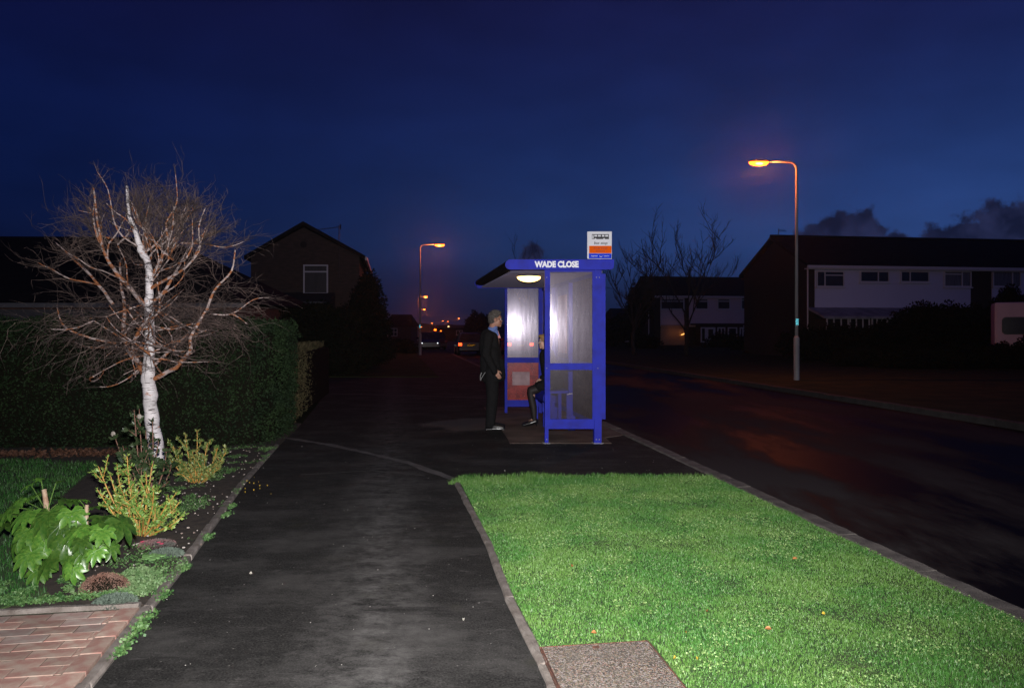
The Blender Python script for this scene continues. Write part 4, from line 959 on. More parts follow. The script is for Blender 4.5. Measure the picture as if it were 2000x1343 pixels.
for x in (1.6,2.2):
    wv = B(); wv.tube([(x,-.02,.33),(x,.2,.33)], .33, 16); wv.build('wheel', M_black, CV)

# ================================================================= cars
def car(label, x, d, rz, c, lights='rear', zl=0, W_=1.7, hl_sep=None):
    t = thing('parked_car', label, 'car', (x,d,zl-.10), rz)
    paint = mat('car_paint', c, rough=.25, coat=.6); glass = M_glassd
    # x across, y length: rear at y=0 facing -y
    st = [(0,.74,.42,.80),(.06,.80,.30,.92),(.5,.84,.22,.95),(1.2,.85,.20,.94),(2.8,.85,.20,.90),(3.6,.82,.24,.80),(3.95,.76,.32,.70),(4.02,.66,.40,.62)]
    b = B(); m_ = 10
    for (y,w,z0,z1) in st:
        zm = (z0+z1)/2; ring = [(-w*.92,z0),(-w,z0+.1),(-w,zm+.05),(-w*.96,z1-.05),(-w*.86,z1),(w*.86,z1),(w*.96,z1-.05),(w,zm+.05),(w,z0+.1),(w*.92,z0)]
        b.v += [(p,y,q) for p,q in ring]
    for i in range(len(st)-1):
        for j in range(m_): b.f.append((i*m_+j, i*m_+(j+1)%m_, (i+1)*m_+(j+1)%m_, (i+1)*m_+j))
    b.f.append(tuple(range(m_-1,-1,-1))); b.f.append(tuple((len(st)-1)*m_+j for j in range(m_))); b.build('body', paint, t, smooth=False)
    # cabin
    cb = [(.10,.74,.93),(.42,.62,1.40),(1.3,.62,1.46),(1.9,.61,1.42),(2.85,.72,.90)]
    b = B(); 
    v0 = [(-.76,.10,.92),(.76,.10,.92),(.78,2.9,.89),(-.78,2.9,.89),(-.60,.45,1.38),(.60,.45,1.38),(.60,1.95,1.40),(-.60,1.95,1.40)]
    b.add(v0, [(0,1,5,4),(1,2,6,5),(2,3,7,6),(3,0,4,7),(4,5,6,7)]); gl = b.build('windows', glass, t)
    b = B(); b.add([(-.63,.40,1.375),(.63,.40,1.375),(.63,2.0,1.395),(-.63,2.0,1.395),(-.55,.6,1.45),(.55,.6,1.45),(.55,1.8,1.46),(-.55,1.8,1.46)], [(0,1,5,4),(1,2,6,5),(2,3,7,6),(3,0,4,7),(4,5,6,7),(3,2,1,0)]); b.build('roof', paint, t)
    for s_ in (-1,1):
        for (p, q) in (((.77*s_,.09,.93),(.61*s_,.43,1.39)),((.79*s_,2.92,.90),(.61*s_,1.97,1.41)),((.80*s_,1.45,.93),(.62*s_,1.4,1.42))):
            B().tube([p,q], .035, 5).build('pillar', paint, t)
        for yy in (.75,3.25):
            wv = B(); wv.tube([(s_*.66,yy,.30),(s_*.86,yy,.30)], .30, 18); ty = wv.build('tyre', M_black, t); hv = B(); hv.tube([(s_*.80,yy,.30),(s_*.868,yy,.30)], .19, 14); hv.build('rim', M_galv, ty)
        B().ball((s_*.92,2.3,.98), (.11,.06,.08), 8, 6).build('door_mirror', paint, t)
        tl_ = B(); tl_.box(s_*.72-.11,s_*.72+.11,-.035,.02,.62,.80)
        tl_.build('tail_light', (M_tail if lights == 'rear' else M_tail0), t, bevel=.02)
        hl = B(); hl.ball((s_*.60,3.98,.58), (.08,.05,.06), 10, 6); hl.build('headlight', (M_head if lights == 'front' else M_white), t)
    b = B(); b.box(-.80,.80,-.09,.02,.30,.52); b.build('bumper', M_darkm if lights != 'rear' else paint, t, bevel=.03)
    b = B(); b.box(-.78,.78,3.98,4.08,.28,.46); b.build('bumper', paint, t, bevel=.03)
    if lights == 'rear':
        B().box(-.27,.27,-.052,-.04,.60,.72).build('plate_back', M_black, t)
        retro('number_plate', .50, .10, (1.0,.80,.18), t, (0,-.056,.66), .25)
    return t
M_tail = emit('lit_tail_lamp', (1,.06,.01), 5); M_tail0 = mat('tail_lamp_plastic', (.2,.01,.01), rough=.3); M_head = emit('lit_headlamp', (.9,.95,1), 1.6)
car('dark hatchback with lit red tail lights and yellow plate, left of the standing man', -2.6, 50, TH, (.02,.02,.022), 'rear')
car('red car with a lit tail light seen through the far shelter panel', .55, 50, TH, (.22,.015,.012), 'rear')
car('dark unlit car parked facing away across the verge end, in front of the orange-lit road', -6.1, 64, TH+.2, (.05,.012,.01), 'none')
car('dark car with small lit headlights behind the corner lamp post', -7.1, 66, TH+math.pi, (.015,.015,.018), 'front')

# ================================================================= bus shelter
SH = thing('bus_shelter', 'blue framed glazed bus shelter with a WADE CLOSE fascia and a lit ceiling lamp', 'bus shelter', (0,0,0))
D0, D1 = 10.35, 14.15; sk = -.145
def sx(x, y): return x+sk*(y-D0)
def sbox(name, x0, x1, y0, y1, z0, z1, m=M_blue, par=SH, bevel=0.0):
    b = B(); vs = [(sx(x,y),y,z) for z in (z0,z1) for (x,y) in ((x0,y0),(x1,y0),(x1,y1),(x0,y1))]
    b.add(vs, [(0,3,2,1),(4,5,6,7),(0,1,5,4),(1,2,6,5),(2,3,7,6),(3,0,4,7)]); return b.build(name, m, par, bevel=bevel)
Z = lambda py, d: 1.5+(645-py)/F*d
def glaze(name, tint, haze, gl, rough, hz=(.5,.45,.55)):
    m = bpy.data.materials.new(name); m.use_nodes = True; t = m.node_tree; n = t.nodes; l = t.links; o = n['Material Output']; n.remove(n['Principled BSDF'])
    tr_ = n.new('ShaderNodeBsdfTransparent'); tr_.inputs[0].default_value = (*tint,1)
    df = n.new('ShaderNodeBsdfDiffuse'); df.inputs[0].default_value = (*hz,1)
    tl2 = n.new('ShaderNodeBsdfTranslucent'); tl2.inputs[0].default_value = (*hz,1)
    gs = n.new('ShaderNodeBsdfAnisotropic'); gs.inputs['Roughness'].default_value = rough; gs.inputs[0].default_value = (.9,.85,1,1)
    co = n.new('ShaderNodeTexCoord'); mp = n.new('ShaderNodeMapping'); mp.inputs['Scale'].default_value = (5,5,1.0); l.new(co.outputs['Object'], mp.inputs[0])
    z = n.new('ShaderNodeTexNoise'); z.inputs['Scale'].default_value = 1.6; z.inputs['Detail'].default_value = 7; l.new(mp.outputs[0], z.inputs[0])
    z2 = n.new('ShaderNodeTexNoise'); z2.inputs['Scale'].default_value = 7; z2.inputs['Detail'].default_value = 8; z2.inputs['Roughness'].default_value = .7; l.new(co.outputs['Object'], z2.inputs[0])
    r1 = n.new('ShaderNodeMapRange'); r1.inputs[1].default_value = .35; r1.inputs[2].default_value = .7; r1.inputs[3].default_value = gl*.85; r1.inputs[4].default_value = gl*1.15; l.new(z.outputs[0], r1.inputs[0])
    r2 = n.new('ShaderNodeMapRange'); r2.inputs[1].default_value = .35; r2.inputs[2].default_value = .72; r2.inputs[3].default_value = haze*.5; r2.inputs[4].default_value = haze*1.8; l.new(z2.outputs[0], r2.inputs[0])
    # bright scratches
    v = n.new('ShaderNodeTexVoronoi'); v.feature = 'DISTANCE_TO_EDGE'; v.inputs['Scale'].default_value = 4.5; mp2 = n.new('ShaderNodeMapping'); mp2.inputs['Rotation'].default_value = (0,.5,0); mp2.inputs['Scale'].default_value = (1,1,4); l.new(co.outputs['Object'], mp2.inputs[0]); l.new(mp2.outputs[0], v.inputs[0])
    r3 = n.new('ShaderNodeMapRange'); r3.inputs[1].default_value = .0; r3.inputs[2].default_value = .014; r3.inputs[3].default_value = .45; r3.inputs[4].default_value = 0; l.new(v.outputs[0], r3.inputs[0])
    gt = n.new('ShaderNodeMath'); gt.operation = 'MULTIPLY'; l.new(r3.outputs[0], gt.inputs[0])
    z4 = n.new('ShaderNodeTexNoise'); z4.inputs['Scale'].default_value = 5; l.new(co.outputs['Object'], z4.inputs[0]); r4 = n.new('ShaderNodeMapRange'); r4.inputs[1].default_value = .5; r4.inputs[2].default_value = .62; l.new(z4.outputs[0], r4.inputs[0]); l.new(r4.outputs[0], gt.inputs[1])
    ad = n.new('ShaderNodeMath'); ad.operation = 'ADD'; ad.use_clamp = True; l.new(r2.outputs[0], ad.inputs[0]); l.new(gt.outputs[0], ad.inputs[1])
    m0 = n.new('ShaderNodeMixShader'); m0.inputs[0].default_value = .5; l.new(df.outputs[0], m0.inputs[1]); l.new(tl2.outputs[0], m0.inputs[2])
    m1 = n.new('ShaderNodeMixShader'); l.new(ad.outputs[0], m1.inputs[0]); l.new(tr_.outputs[0], m1.inputs[1]); l.new(m0.outputs[0], m1.inputs[2])
    gw_ = n.new('ShaderNodeBsdfAnisotropic'); gw_.inputs['Roughness'].default_value = .33; gw_.inputs[0].default_value = (.8,.75,1,1)
    m15 = n.new('ShaderNodeMixShader'); m15.inputs[0].default_value = gl*.7; l.new(m1.outputs[0], m15.inputs[1]); l.new(gw_.outputs[0], m15.inputs[2])
    m2 = n.new('ShaderNodeMixShader'); l.new(r1.outputs[0], m2.inputs[0]); l.new(m15.outputs[0], m2.inputs[1]); l.new(gs.outputs[0], m2.inputs[2])
    bu = n.new('ShaderNodeBump'); bu.inputs['Strength'].default_value = .05; bu.inputs['Distance'].default_value = .02; l.new(z.outputs[0], bu.inputs['Height']); l.new(bu.outputs[0], gs.inputs['Normal'])
    l.new(m2.outputs[0], o.inputs[0]); return m
M_gz = glaze('scratched_polycarbonate', (.92,.88,.88), .065, .0065, .15)
M_gzl = glaze('clear_lower_panel', (.90,.88,.88), .045, .002, .25, (.4,.34,.32))
M_gzb = glaze('weathered_back_panel', (.55,.50,.52), .55, .003, .3, (.20,.165,.155))
M_gzr = glaze('scuffed_panel_red_glow', (.85,.30,.22), .34, .004, .25, (.80,.14,.09))  # red tint paints in the red-orange light glowing through the far lower panel
# near end frame
sbox('post', .432, .480, D0-.02, D0+.03, .0, 2.30)
sbox('post', 1.085, 1.180, D0-.03, D0+.05, .0, 2.31)
zt = Z(709,D0); zb = Z(722,D0); z2t = Z(818,D0); z2b = Z(837,D0)
sbox('mid_rail', .480, 1.085, D0-.012, D0+.02, zb, zt)
sbox('bottom_rail', .480, 1.085, D0-.012, D0+.02, z2b, z2t)
sbox('top_rail', .480, 1.085, D0-.012, D0+.02, Z(531,D0), 2.31)
sbox('glazing_bead', .476, .500, D0-.026, D0-.0125, z2t, Z(531,D0))
sbox('glazing_bead', 1.060, 1.090, D0-.026, D0-.0125, z2t, Z(531,D0))
for nm_, za_, zc_ in (('window_panel', zt-.006, Z(531,D0)+.006), ('lower_panel', z2t-.006, zb+.006)):
    b = B(); b.add([(x,y,z) for z in (za_,zc_) for x,y in ((.484,D0+.012),(1.082,D0-.008),(1.082,D0-.003),(.484,D0+.017))], [(0,3,2,1),(4,5,6,7),(0,1,5,4),(1,2,6,5),(2,3,7,6),(3,0,4,7)]); b.build(nm_, M_gz if nm_ == 'window_panel' else M_gzl, SH)
sbox('outer_cladding', 1.184, 1.245, D0+.02, D0+.10, Z(818,D0+.05), Z(535,D0+.05))
# far end frame
FX0, FX1 = sx(0,D1)-sk*(D1-D0)*0, 0
xa = (986-1000)/F*D1-sk*(D1-D0); xb = (991-1000)/F*D1-sk*(D1-D0)
x_l0 = xa; x_l1 = xb; x_r0 = (1052-1000)/F*D1-sk*(D1-D0); x_r1 = x_r0+.09
sbox('post', x_l0, x_l1, D1, D1+.05, 0, 2.25)
sbox('post', x_r0, x_r1, D1, D1+.06, 0, 2.25)
sbox('mid_rail', x_l1, x_r0, D1+.01, D1+.04, Z(708,D1), Z(698,D1))
sbox('bottom_rail', x_l1, x_r0, D1+.01, D1+.04, Z(794,D1), Z(781,D1))
sbox('top_beam', x_l0-.50, x_r1, D1-.02, D1+.05, Z(563,D1), Z(554,D1))
sbox('window_panel', x_l1-.005, x_r0+.005, D1+.022, D1+.028, Z(699,D1), Z(563,D1), M_gz)
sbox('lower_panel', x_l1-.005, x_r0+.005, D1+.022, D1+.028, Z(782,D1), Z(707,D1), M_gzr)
sbox('lower_sticker', x_l1+.09, x_r0-.16, D1+.012, D1+.0145, Z(752,D1), Z(726,D1), mat('faded_notice', (.38,.26,.28), rough=.7, c2=(.28,.18,.2), scale=9))
# back wall
by = [D0+.06, D0+1.36, D0+2.66, D1-.02]
for i in range(3):
    sbox('back_panel', 1.10, 1.106, by[i]+.03, by[i+1]-.03, .30, 2.21, M_gzb if i == 0 else M_gz)
    sbox('back_rail', 1.09, 1.13, by[i], by[i+1], 2.212, 2.27)
    sbox('back_rail', 1.09, 1.13, by[i], by[i+1], .24, .298)
    sbox('back_rail', 1.094, 1.125, by[i], by[i+1], Z(720,D0), Z(709,D0))
for i in (1,2): sbox('mullion', 1.04, 1.14, by[i]-.03, by[i]+.03, .0, 2.21)
sbox('lit_edge_strip', 1.028, 1.039, by[2]-.035, by[2]-.0, .35, 2.1, M_white)  # white strip paints the mullion edge as lit from inside the shelter
sbox('timetable_poster', 1.07, 1.08, by[1]+.30, by[1]+.85, 1.15, 2.05, mat('faded_orange_poster', (.55,.30,.20), rough=.6, c2=(.50,.33,.27), scale=3))
# seat: perch bench with rounded front along the back wall
seat = thing('perch', None, None); bpy.data.objects.remove(seat)
def bench(x0, x1, y0, y1):
    b = B(); pr_ = [(x0+.02,.40),(x0,.44),(x0,.52),(x0+.025,.56),(x0+.08,.585),(x1-.06,.59),(x1,.60),(x1,.56),(x1-.05,.555),(x0+.06,.545),(x0+.03,.50)]
    n_ = len(pr_); vs = [(sx(x,y),y,z) for y in (y0,y1) for x,z in pr_]; b.add(vs, [tuple(range(n_)), tuple(range(2*n_-1,n_-1,-1))]+[(i,n_+i,n_+(i+1)%n_,(i+1)%n_) for i in range(n_)]); return b
bench(.68, 1.07, D0+1.42, D0+2.62).build('bench_seat', M_blue, SH)
sbox('bench_support', 1.00, 1.16-.07, D0+1.28, D0+1.34, .10, .57)
hl_ = B(); hl_.tube([(sx(1.005,D0+1.275),D0+1.275,.545),(sx(1.04,D0+1.272),D0+1.272,.556),(sx(1.085,D0+1.275),D0+1.275,.56)], .006, 6); hl_.build('bench_highlight', M_white, SH)  # white tube painting the specular highlight along the support's top edge
for (x, y) in ((.74,D0+1.75),(.74,D0+2.5),(.97,D0+1.75),(.97,D0+2.5)): sbox('bench_leg', x, x+.05, y, y+.05, 0, .545)
sbox('bench_bracket', .70, .79, D0+1.60, D0+1.64, .25, .545)
for (x, z) in [(1.11,.06),(1.15,.06),(1.11,2.2),(1.15,2.2),(.456,.06),(.456,2.2),(.456,1.0),(1.13,1.0)]:
    b = B(); b.tube([(sx(x,D0-.036 if x > 1 else D0-.024),D0-.036 if x > 1 else D0-.024,z),(sx(x,D0-.02),D0-.015,z)], .007, 8); b.build('bolt', M_galv, SH)
for x0_, x1_ in ((.41,.50),(1.07,1.20)): sbox('base_plate', x0_, x1_, D0-.05, D0+.07, .006, .014, M_galv)
# roof
rp_ = []
X0, X1, ZB, ZT = -.113, 1.305, 2.292, 2.425; rr_ = (ZT-ZB)/2
for i in range(9): a_ = R(90+180*i/8); rp_.append((X0+rr_+rr_*math.cos(a_), ZB+rr_+rr_*math.sin(a_)))
rp_ += [(X1-.04,ZB),(X1-.012,ZB+.012),(X1,ZB+.04),(X1,ZT)]
def roofprism(prof, y0, y1, name, m, par, dz=0.0):
    n_ = len(prof); b = B(); vs = [(sx(x,y),y,z) for y in (y0,y1) for x,z in prof]
    b.add(vs, [tuple(range(n_)), tuple(range(2*n_-1,n_-1,-1))]+[(i,n_+i,n_+(i+1)%n_,(i+1)%n_) for i in range(n_)]); return b.build(name, m, par)
M_let = mat('white_lettering', (.88,.88,.92), rough=.7, spec=.1)
fas = roofprism(rp_, D0-.17, D0-.14, 'fascia', M_blue, SH)
text('WADE CLOSE', .106, M_let, fas, ((1087.5-1000)/F*(D0-.17), D0-.172, Z(516.7,D0-.17)), 'lettering', bold=.0058, sx=.86)
rp2 = [(x*.985+.008, ZB+.02+(z-ZB)*.86) for x, z in rp_]
rp2 = [(x, z) for x, z in rp2]
roofprism([(p[0], p[1]) for p in rp2[:9]]+[(X0+.2, ZB+.075)][:0]+[rp2[9]]+rp2[10:], D0-.139, D1+.12, 'roof_panel', mat('dark_matt_roof', (.012,.011,.014), rough=.9, spec=.05), SH)
roofprism(rp_, D1+.121, D1+.15, 'fascia', M_blue, SH)
rib = None
for i in range(22):
    y = D0+.0+i*.17; me = rib
    sbox('ceiling_rib', -.02, 1.2, y, y+.05, 2.262, 2.288, M_rib if 'M_rib' in globals() else globals().setdefault('M_rib', mat('pale_ceiling_sheet', (.10,.09,.14), rough=.8, spec=.08)))
# glow lamp
lx, ly = AT(1033,540,10.85).x, 10.85
lf = B(); lf.tube([(lx,ly,2.285),(lx,ly,2.245)], .165, 24); fix = lf.build('ceiling_lamp', M_darkm, SH)
def dome(q, d_): return q
lb = B(); lb.ball((lx,ly,2.238), (.165,.165,.068), 24, 12); lb.build('diffuser', emit('warm_ceiling_diffuser', (1,.60,.20), 5), fix, smooth=True)
ll = bpy.data.lights.new('ceiling_light', 'POINT'); ll.energy = 1.2; ll.color = (1,.62,.25); ll.shadow_soft_size = .12; lo = bpy.data.objects.new('ceiling_light', ll); COL.objects.link(lo); lo.location = (lx,ly,2.12)
lo.parent = SH
# second ceiling lamp further in
# --- bus stop flag
BS = thing('bus_stop_sign', 'square white orange and blue bus stop sign standing on the shelter roof end', 'sign', (0,0,0))
sd = D0-.10; sX0 = AT(1147,0,sd).x; sX1 = AT(1195,0,sd).x; sZ0 = Z(505.5,sd); sZ1 = Z(452,sd); sw = sX1-sX0; shh = sZ1-sZ0
B().box(sX0,sX1,sd,sd+.012,sZ0,sZ1).build('panel', M_white, BS, bevel=.003)
B().box(sX0+.13,sX0+.17,sd+.013,sd+.03,sZ0-.05,sZ1-.08).build('mounting_bar', M_darkm, BS)
def sp_(u, v): return sX0+u*sw, sZ1-v*shh        # 0..1 on the sign, v downwards
def patch(name, u0,u1,v0,v1,m,y=.0): x0,z1 = sp_(u0,v0); x1,z0 = sp_(u1,v1); return B().box(x0,x1,sd-.003-y,sd-.0005-y,z0,z1).build(name, m, BS)
M_or = mat('orange_sign_vinyl', (.72,.10,.003), rough=.8, spec=.05); M_sb = mat('blue_sign_vinyl', (.01,.04,.60), rough=.8, spec=.05)
patch('orange_band', .075,.985,.525,.795,M_or); patch('blue_band', .065,.985,.805,.985,M_sb)
bus = B(); 
def bb(u0,u1,v0,v1,y): x0,z1 = sp_(u0,v0); x1,z0 = sp_(u1,v1); bus.box(x0,x1,sd-y-.002,sd-y,z0,z1)
bb(.19,.88,.10,.28,.001); 
bs_o = bus.build('bus_symbol', M_black, BS)
bus = B()
for (a,c) in ((.285,.40),(.435,.55),(.595,.695),(.73,.85)): bb(a,c,.13,.19,.0035)
bb(.205,.255,.13,.265,.0035); bus.build('bus_symbol_windows', M_white, bs_o)
bus = B()
for u in (.33,.68):
    x, z = sp_(u,.285); bus.tube([(x,sd-.0075,z),(x,sd-.001,z)], .0135, 12)
wh = bus.build('bus_symbol_wheels', M_white, bs_o)
x, z = sp_(.54,.425); text('bus stop', .052, M_black, BS, (x,sd-.003,z), bold=.0006, shear=.25)
x, z = sp_(.53,.615); M_rt = mat('dark_orange_ink', (.30,.02,.004), rough=.6); text('Wade Close', .038, M_rt, BS, (x,sd-.005,z), sx=.95)
x, z = sp_(.53,.715); text('Eastbound', .028, M_rt, BS, (x,sd-.005,z))
x, z = sp_(.29,.895); text('Stagecoach', .019, M_white, BS, (x,sd-.005,z), bold=.0006)
x, z = sp_(.73,.895); text('Sussex Bus', .016, M_white, BS, (x+.015,sd-.005,z), bold=.0004)
bus = B(); x, z = sp_(.555,.885); bus.tube([(x+.016*math.cos(a),sd-.005,z+.016*math.sin(a)) for a in [R(180+180*i/8) for i in range(9)]], .004, 6); bus.build('swoosh_logo', M_white, BS)

# ================================================================= people
def capsule(b, p, q, r0, r1, n=10, flat=1.0):
    p = Vector(p); q = Vector(q); v = (q-p); l = v.length; v.normalize(); pts = []; rad = []
    for a in (80,50,25): pts.append(p-v*r0*math.sin(R(a))); rad.append(r0*math.cos(R(a)))
    pts.append(p); rad.append(r0); pts.append(q); rad.append(r1)
    for a in (25,50,80): pts.append(q+v*r1*math.sin(R(a))); rad.append(r1*math.cos(R(a)))
    b.tube(pts, rad, n)
def chain(b, pts, rad, n=12):
    for i in range(len(pts)-1): capsule(b, pts[i], pts[i+1], rad[i], rad[i+1], n)
def head(b, c, yaw_sign, tilt=0.0, s=1.0):
    """head centred at c, facing +x * yaw_sign"""
    f = yaw_sign; c = Vector(c)
    def P(x,y,z): return (c.x+f*(x*s), c.y+y*s, c.z+z*s)
    b.ball(P(-.012,0,.025), (.098*s,.077*s,.098*s), 16, 12)      # cranium
    b.ball(P(.020,0,-.045), (.070*s,.060*s,.072*s), 14, 10)      # jaw
    b.ball(P(.068,0,-.098), (.022*s,.024*s,.018*s), 8, 6)        # chin
    b.ball(P(.078,0,.022), (.020*s,.045*s,.014*s), 8, 6)         # brow
    b.add([P(.080,0,.018),P(.116,0,-.030),P(.082,.018,-.034),P(.082,-.018,-.034),P(.070,0,-.036),P(.06,0,.01)], [(0,1,2),(0,3,1),(1,3,2),(2,3,4),(0,2,5),(0,5,3),(2,4,5),(3,5,4)])
    b.ball(P(.085,0,-.058), (.012*s,.024*s,.007*s), 8, 6); b.ball(P(.083,0,-.070), (.012*s,.022*s,.008*s), 8, 6)
    for sg in (-1,1): b.ball(P(-.005,sg*.077,-.008), (.018*s,.010*s,.032*s), 8, 6); b.ball(P(.052,sg*.038,-.028), (.025*s,.022*s,.022*s), 8, 6)
def hand(b, w, d, nrm, s=1.0):
    """relaxed hand: palm from wrist w along d, five separate fingers"""
    w = Vector(w); d = Vector(d).normalized(); nrm = Vector(nrm).normalized(); side = d.cross(nrm)
    for k in range(-1,2): capsule(b, w+side*k*.022*s, w+d*.075*s+side*k*.025*s, .014*s, .013*s, 8)
    for k, ln in enumerate((.068,.078,.072,.055)):
        o = side*(k-1.5)*.021*s; p = w+d*.085*s+o; q = p+(d*.9+nrm*.25)*ln*.5*s; r_ = q+(d*.55+nrm*.8)*ln*.5*s
        capsule(b, p, q, .0095*s, .009*s, 7); capsule(b, q, r_, .009*s, .0075*s, 7)
    t0 = w+side*.035*s+d*.02*s; t1 = t0+(side*.8+d*.8+nrm*.3)*.03*s; t2 = t1+(d*.9+nrm*.4)*.03*s
    capsule(b, t0, t1, .012*s, .0105*s, 7); capsule(b, t1, t2, .0105*s, .009*s, 7)
# ---- man
mx_, md_ = -.305, 11.9
MAN = thing('person', 'standing grey-haired man in a dark suit and glasses, hand in pocket, facing the shelter', 'person', (mx_,md_,.005))
b = B()
head(b, (.055,0,1.662), 1)
chain(b, [(.03,0,1.60),(.0,0,1.50),(-.02,0,1.42)], [.058,.062,.08])
chain(b, [(-.02,0,1.36),(.0,0,1.15),(.02,0,.98)], [.13,.125,.13])
for s_ in (-1,1):
    chain(b, [(-.03,s_*.17,1.42),(-.07,s_*.23,1.14),(.055,s_*.20,.90)], [.055,.042,.030])
    hand(b, (.06,s_*.20,.89), (.45,0,-1), (.2,-s_*1,0), 1.0)
    chain(b, [(.02,s_*.09,.92),(.01,s_*.10,.50),(-.02,s_*.105,.09)], [.09,.058,.04]); chain(b, [(-.03,s_*.105,.06),(.10,s_*.112,.032)], [.034,.022])
obj('body', remesh(b, .0065, 'body', 2), M_skin, MAN, True)
b = B()   # jacket
chain(b, [(-.055,0,1.40),(-.05,0,1.25),(-.01,0,1.08),(.02,0,.90)], [.125,.150,.150,.160], 18)
capsule(b, (-.05,-.15,1.415), (-.05,.15,1.415), .070, .070, 12)
for s_ in (-1,1):
    chain(b, [(-.045,s_*.18,1.41),(-.085,s_*.235,1.13),(.045,s_*.21,.885)], [.078,.066,.050], 12)
    capsule(b, (.0,s_*.09,1.15), (.055,s_*.10,.80), .115, .108, 14)
chain(b, [(-.06,0,1.05),(-.05,0,.80)], [.13,.125], 14)
chain(b, [(-.03,0,1.46),(-.06,0,1.47)], [.066,.06], 12)
chain(b, [(.10,-.05,1.02),(.13,-.03,.80)], [.09,.08], 12)
chain(b, [(.015,-.05,1.40),(.035,-.04,1.20),(.07,-.04,1.02)], [.075,.095,.10], 14); chain(b, [(.015,.05,1.40),(.035,.04,1.20),(.07,.04,1.02)], [.075,.095,.10], 14)
obj('jacket', remesh(b, .010, 'jacket', 3), M_suit, MAN, True)
b = B()
for s_ in (-1,1): chain(b, [(-.0,s_*.085,.86),(.01,s_*.10,.50),(-.025,s_*.105,.075)], [.118,.090,.075], 14)
obj('trousers', remesh(b, .010, 'trousers', 2), M_suit, MAN, True)
for s_ in (-1,1):
    b = B(); chain(b, [(-.06,s_*.105,.045),(.06,s_*.11,.042),(.17,s_*.118,.030)], [.042,.046,.030], 12); b.box(-.10,.20,s_*.11-.042,s_*.11+.042,-.003,.014)
    obj('shoe', remesh(b, .007, 'shoe', 1), M_shoe, MAN, True)
b = B(); chain(b, [(.028,0,1.535),(.0,0,1.500)], [.060,.072], 14); capsule(b, (.05,0,1.49), (.075,0,1.43), .040, .035)
obj('shirt', remesh(b, .007, 'shirt', 1), M_shirt, MAN, True)
b = B(); b.add([(.094,-.012,1.485),(.094,.012,1.485),(.135,.018,1.38),(.135,-.018,1.38),(.08,-.012,1.485),(.08,.012,1.485),(.10,.018,1.38),(.10,-.018,1.38)], [(0,3,2,1),(4,5,6,7),(0,4,7,3),(1,2,6,5),(3,7,6,2),(0,1,5,4)]); b.build('tie', M_tie, MAN)
b = B()   # hair cap
hc = Vector((.055,0,1.662))
b.ball((hc.x-.022,0,hc.z+.042), (.100,.083,.093), 18, 12); b.ball((hc.x-.050,0,hc.z-.012), (.070,.078,.070), 14, 10); b.ball((hc.x+.045,0,hc.z+.105), (.045,.055,.028), 10, 8)
for k in range(60):
    a = random.uniform(-1.2,1.5); c_ = random.uniform(-1,1); d_ = Vector((math.sin(-a)*.095*.9, c_*.06, math.cos(a)*.09)); p = Vector((hc.x-.02,0,hc.z+.04))+d_; capsule(b, p, p+d_.normalized()*.018+Vector((.012,0,.006)), .009, .004, 6)
hm = remesh(b, .006, 'hair', 1); obj('hair', hm, M_grey, MAN, True)
def glasses(par, c, f, m=M_black):
    b = B()
    for s_ in (-1,1):
        cy = s_*.032; ring = [(c[0]+f*.093, c[1]+cy+.024*math.cos(a), c[2]+.004+.015*math.sin(a)) for a in [2*math.pi*i/12 for i in range(13)]]; b.tube(ring, .0025, 5)
        b.tube([(c[0]+f*.092, c[1]+s_*.056, c[2]+.010),(c[0]+f*.05, c[1]+s_*.077, c[2]+.012),(c[0]-f*.015, c[1]+s_*.083, c[2]+.010)], .0032, 5)
    b.tube([(c[0]+f*.094,c[1]-.008,c[2]+.006),(c[0]+f*.094,c[1]+.008,c[2]+.006)], .003, 5)
    b.build('glasses', m, par)
    b = B()
    for s_ in (-1,1): b.ball((c[0]+f*.080, c[1]+s_*.032, c[2]+.0), (.011,.012,.010), 10, 8)
    b.build('eyes', M_white, par, smooth=True)
glasses(MAN, (hc.x,0,hc.z), 1)
b = B(); b.tube([(-.155,-.10,.86),(-.175,-.11,.80),(-.170,-.12,.74),(-.14,-.13,.80),(-.10,-.15,.86),(-.03,-.165,.885)], .006, 6); b.build('umbrella_strap', mat('grey_strap', (.25,.25,.25), rough=.4), MAN)
# ---- woman
wx, wd = .64, 12.25
WO = thing('person', 'seated blonde woman in a black coat, tights and heeled shoes on the shelter bench', 'person', (wx,wd,0))
b = B(); wh_ = (-.122,0,1.325)
head(b, wh_, -1, 0, .98)
chain(b, [(-.125,0,1.25),(-.10,0,1.16)], [.048,.052]); chain(b, [(-.08,0,1.05),(-.03,0,.82),(.0,0,.66)], [.11,.105,.12])
for s_ in (-1,1):
    chain(b, [(-.08,s_*.15,1.10),(-.0,s_*.20,.88),(-.13,s_*.10,.76)], [.045,.036,.026]); hand(b, (-.14,s_*.09,.755), (-1,-s_*.3,-.3), (0,0,-1), .9)
    chain(b, [(-.02,s_*.08,.66),(-.34,s_*.075,.56),(-.29,s_*.07,.12)], [.085,.055,.033])
    chain(b, [(-.29,s_*.07,.09),(-.40,s_*.075,.045)], [.033,.026])
obj('body', remesh(b, .0065, 'body', 2), M_skin2, WO, True)
b = B(); chain(b, [(-.09,0,1.10),(-.05,0,.9),(.0,0,.70)], [.125,.135,.155], 16); capsule(b, (-.08,-.12,1.11), (-.08,.12,1.11), .07, .07)
for s_ in (-1,1): chain(b, [(-.08,s_*.15,1.09),(.0,s_*.20,.88),(-.16,s_*.10,.75)], [.068,.056,.048]); chain(b, [(-.02,s_*.09,.67),(-.20,s_*.085,.625)], [.12,.092])
chain(b, [(.02,0,.72),(.04,0,.62)], [.15,.14])
obj('coat', remesh(b, .010, 'coat', 3), M_suit, WO, True)
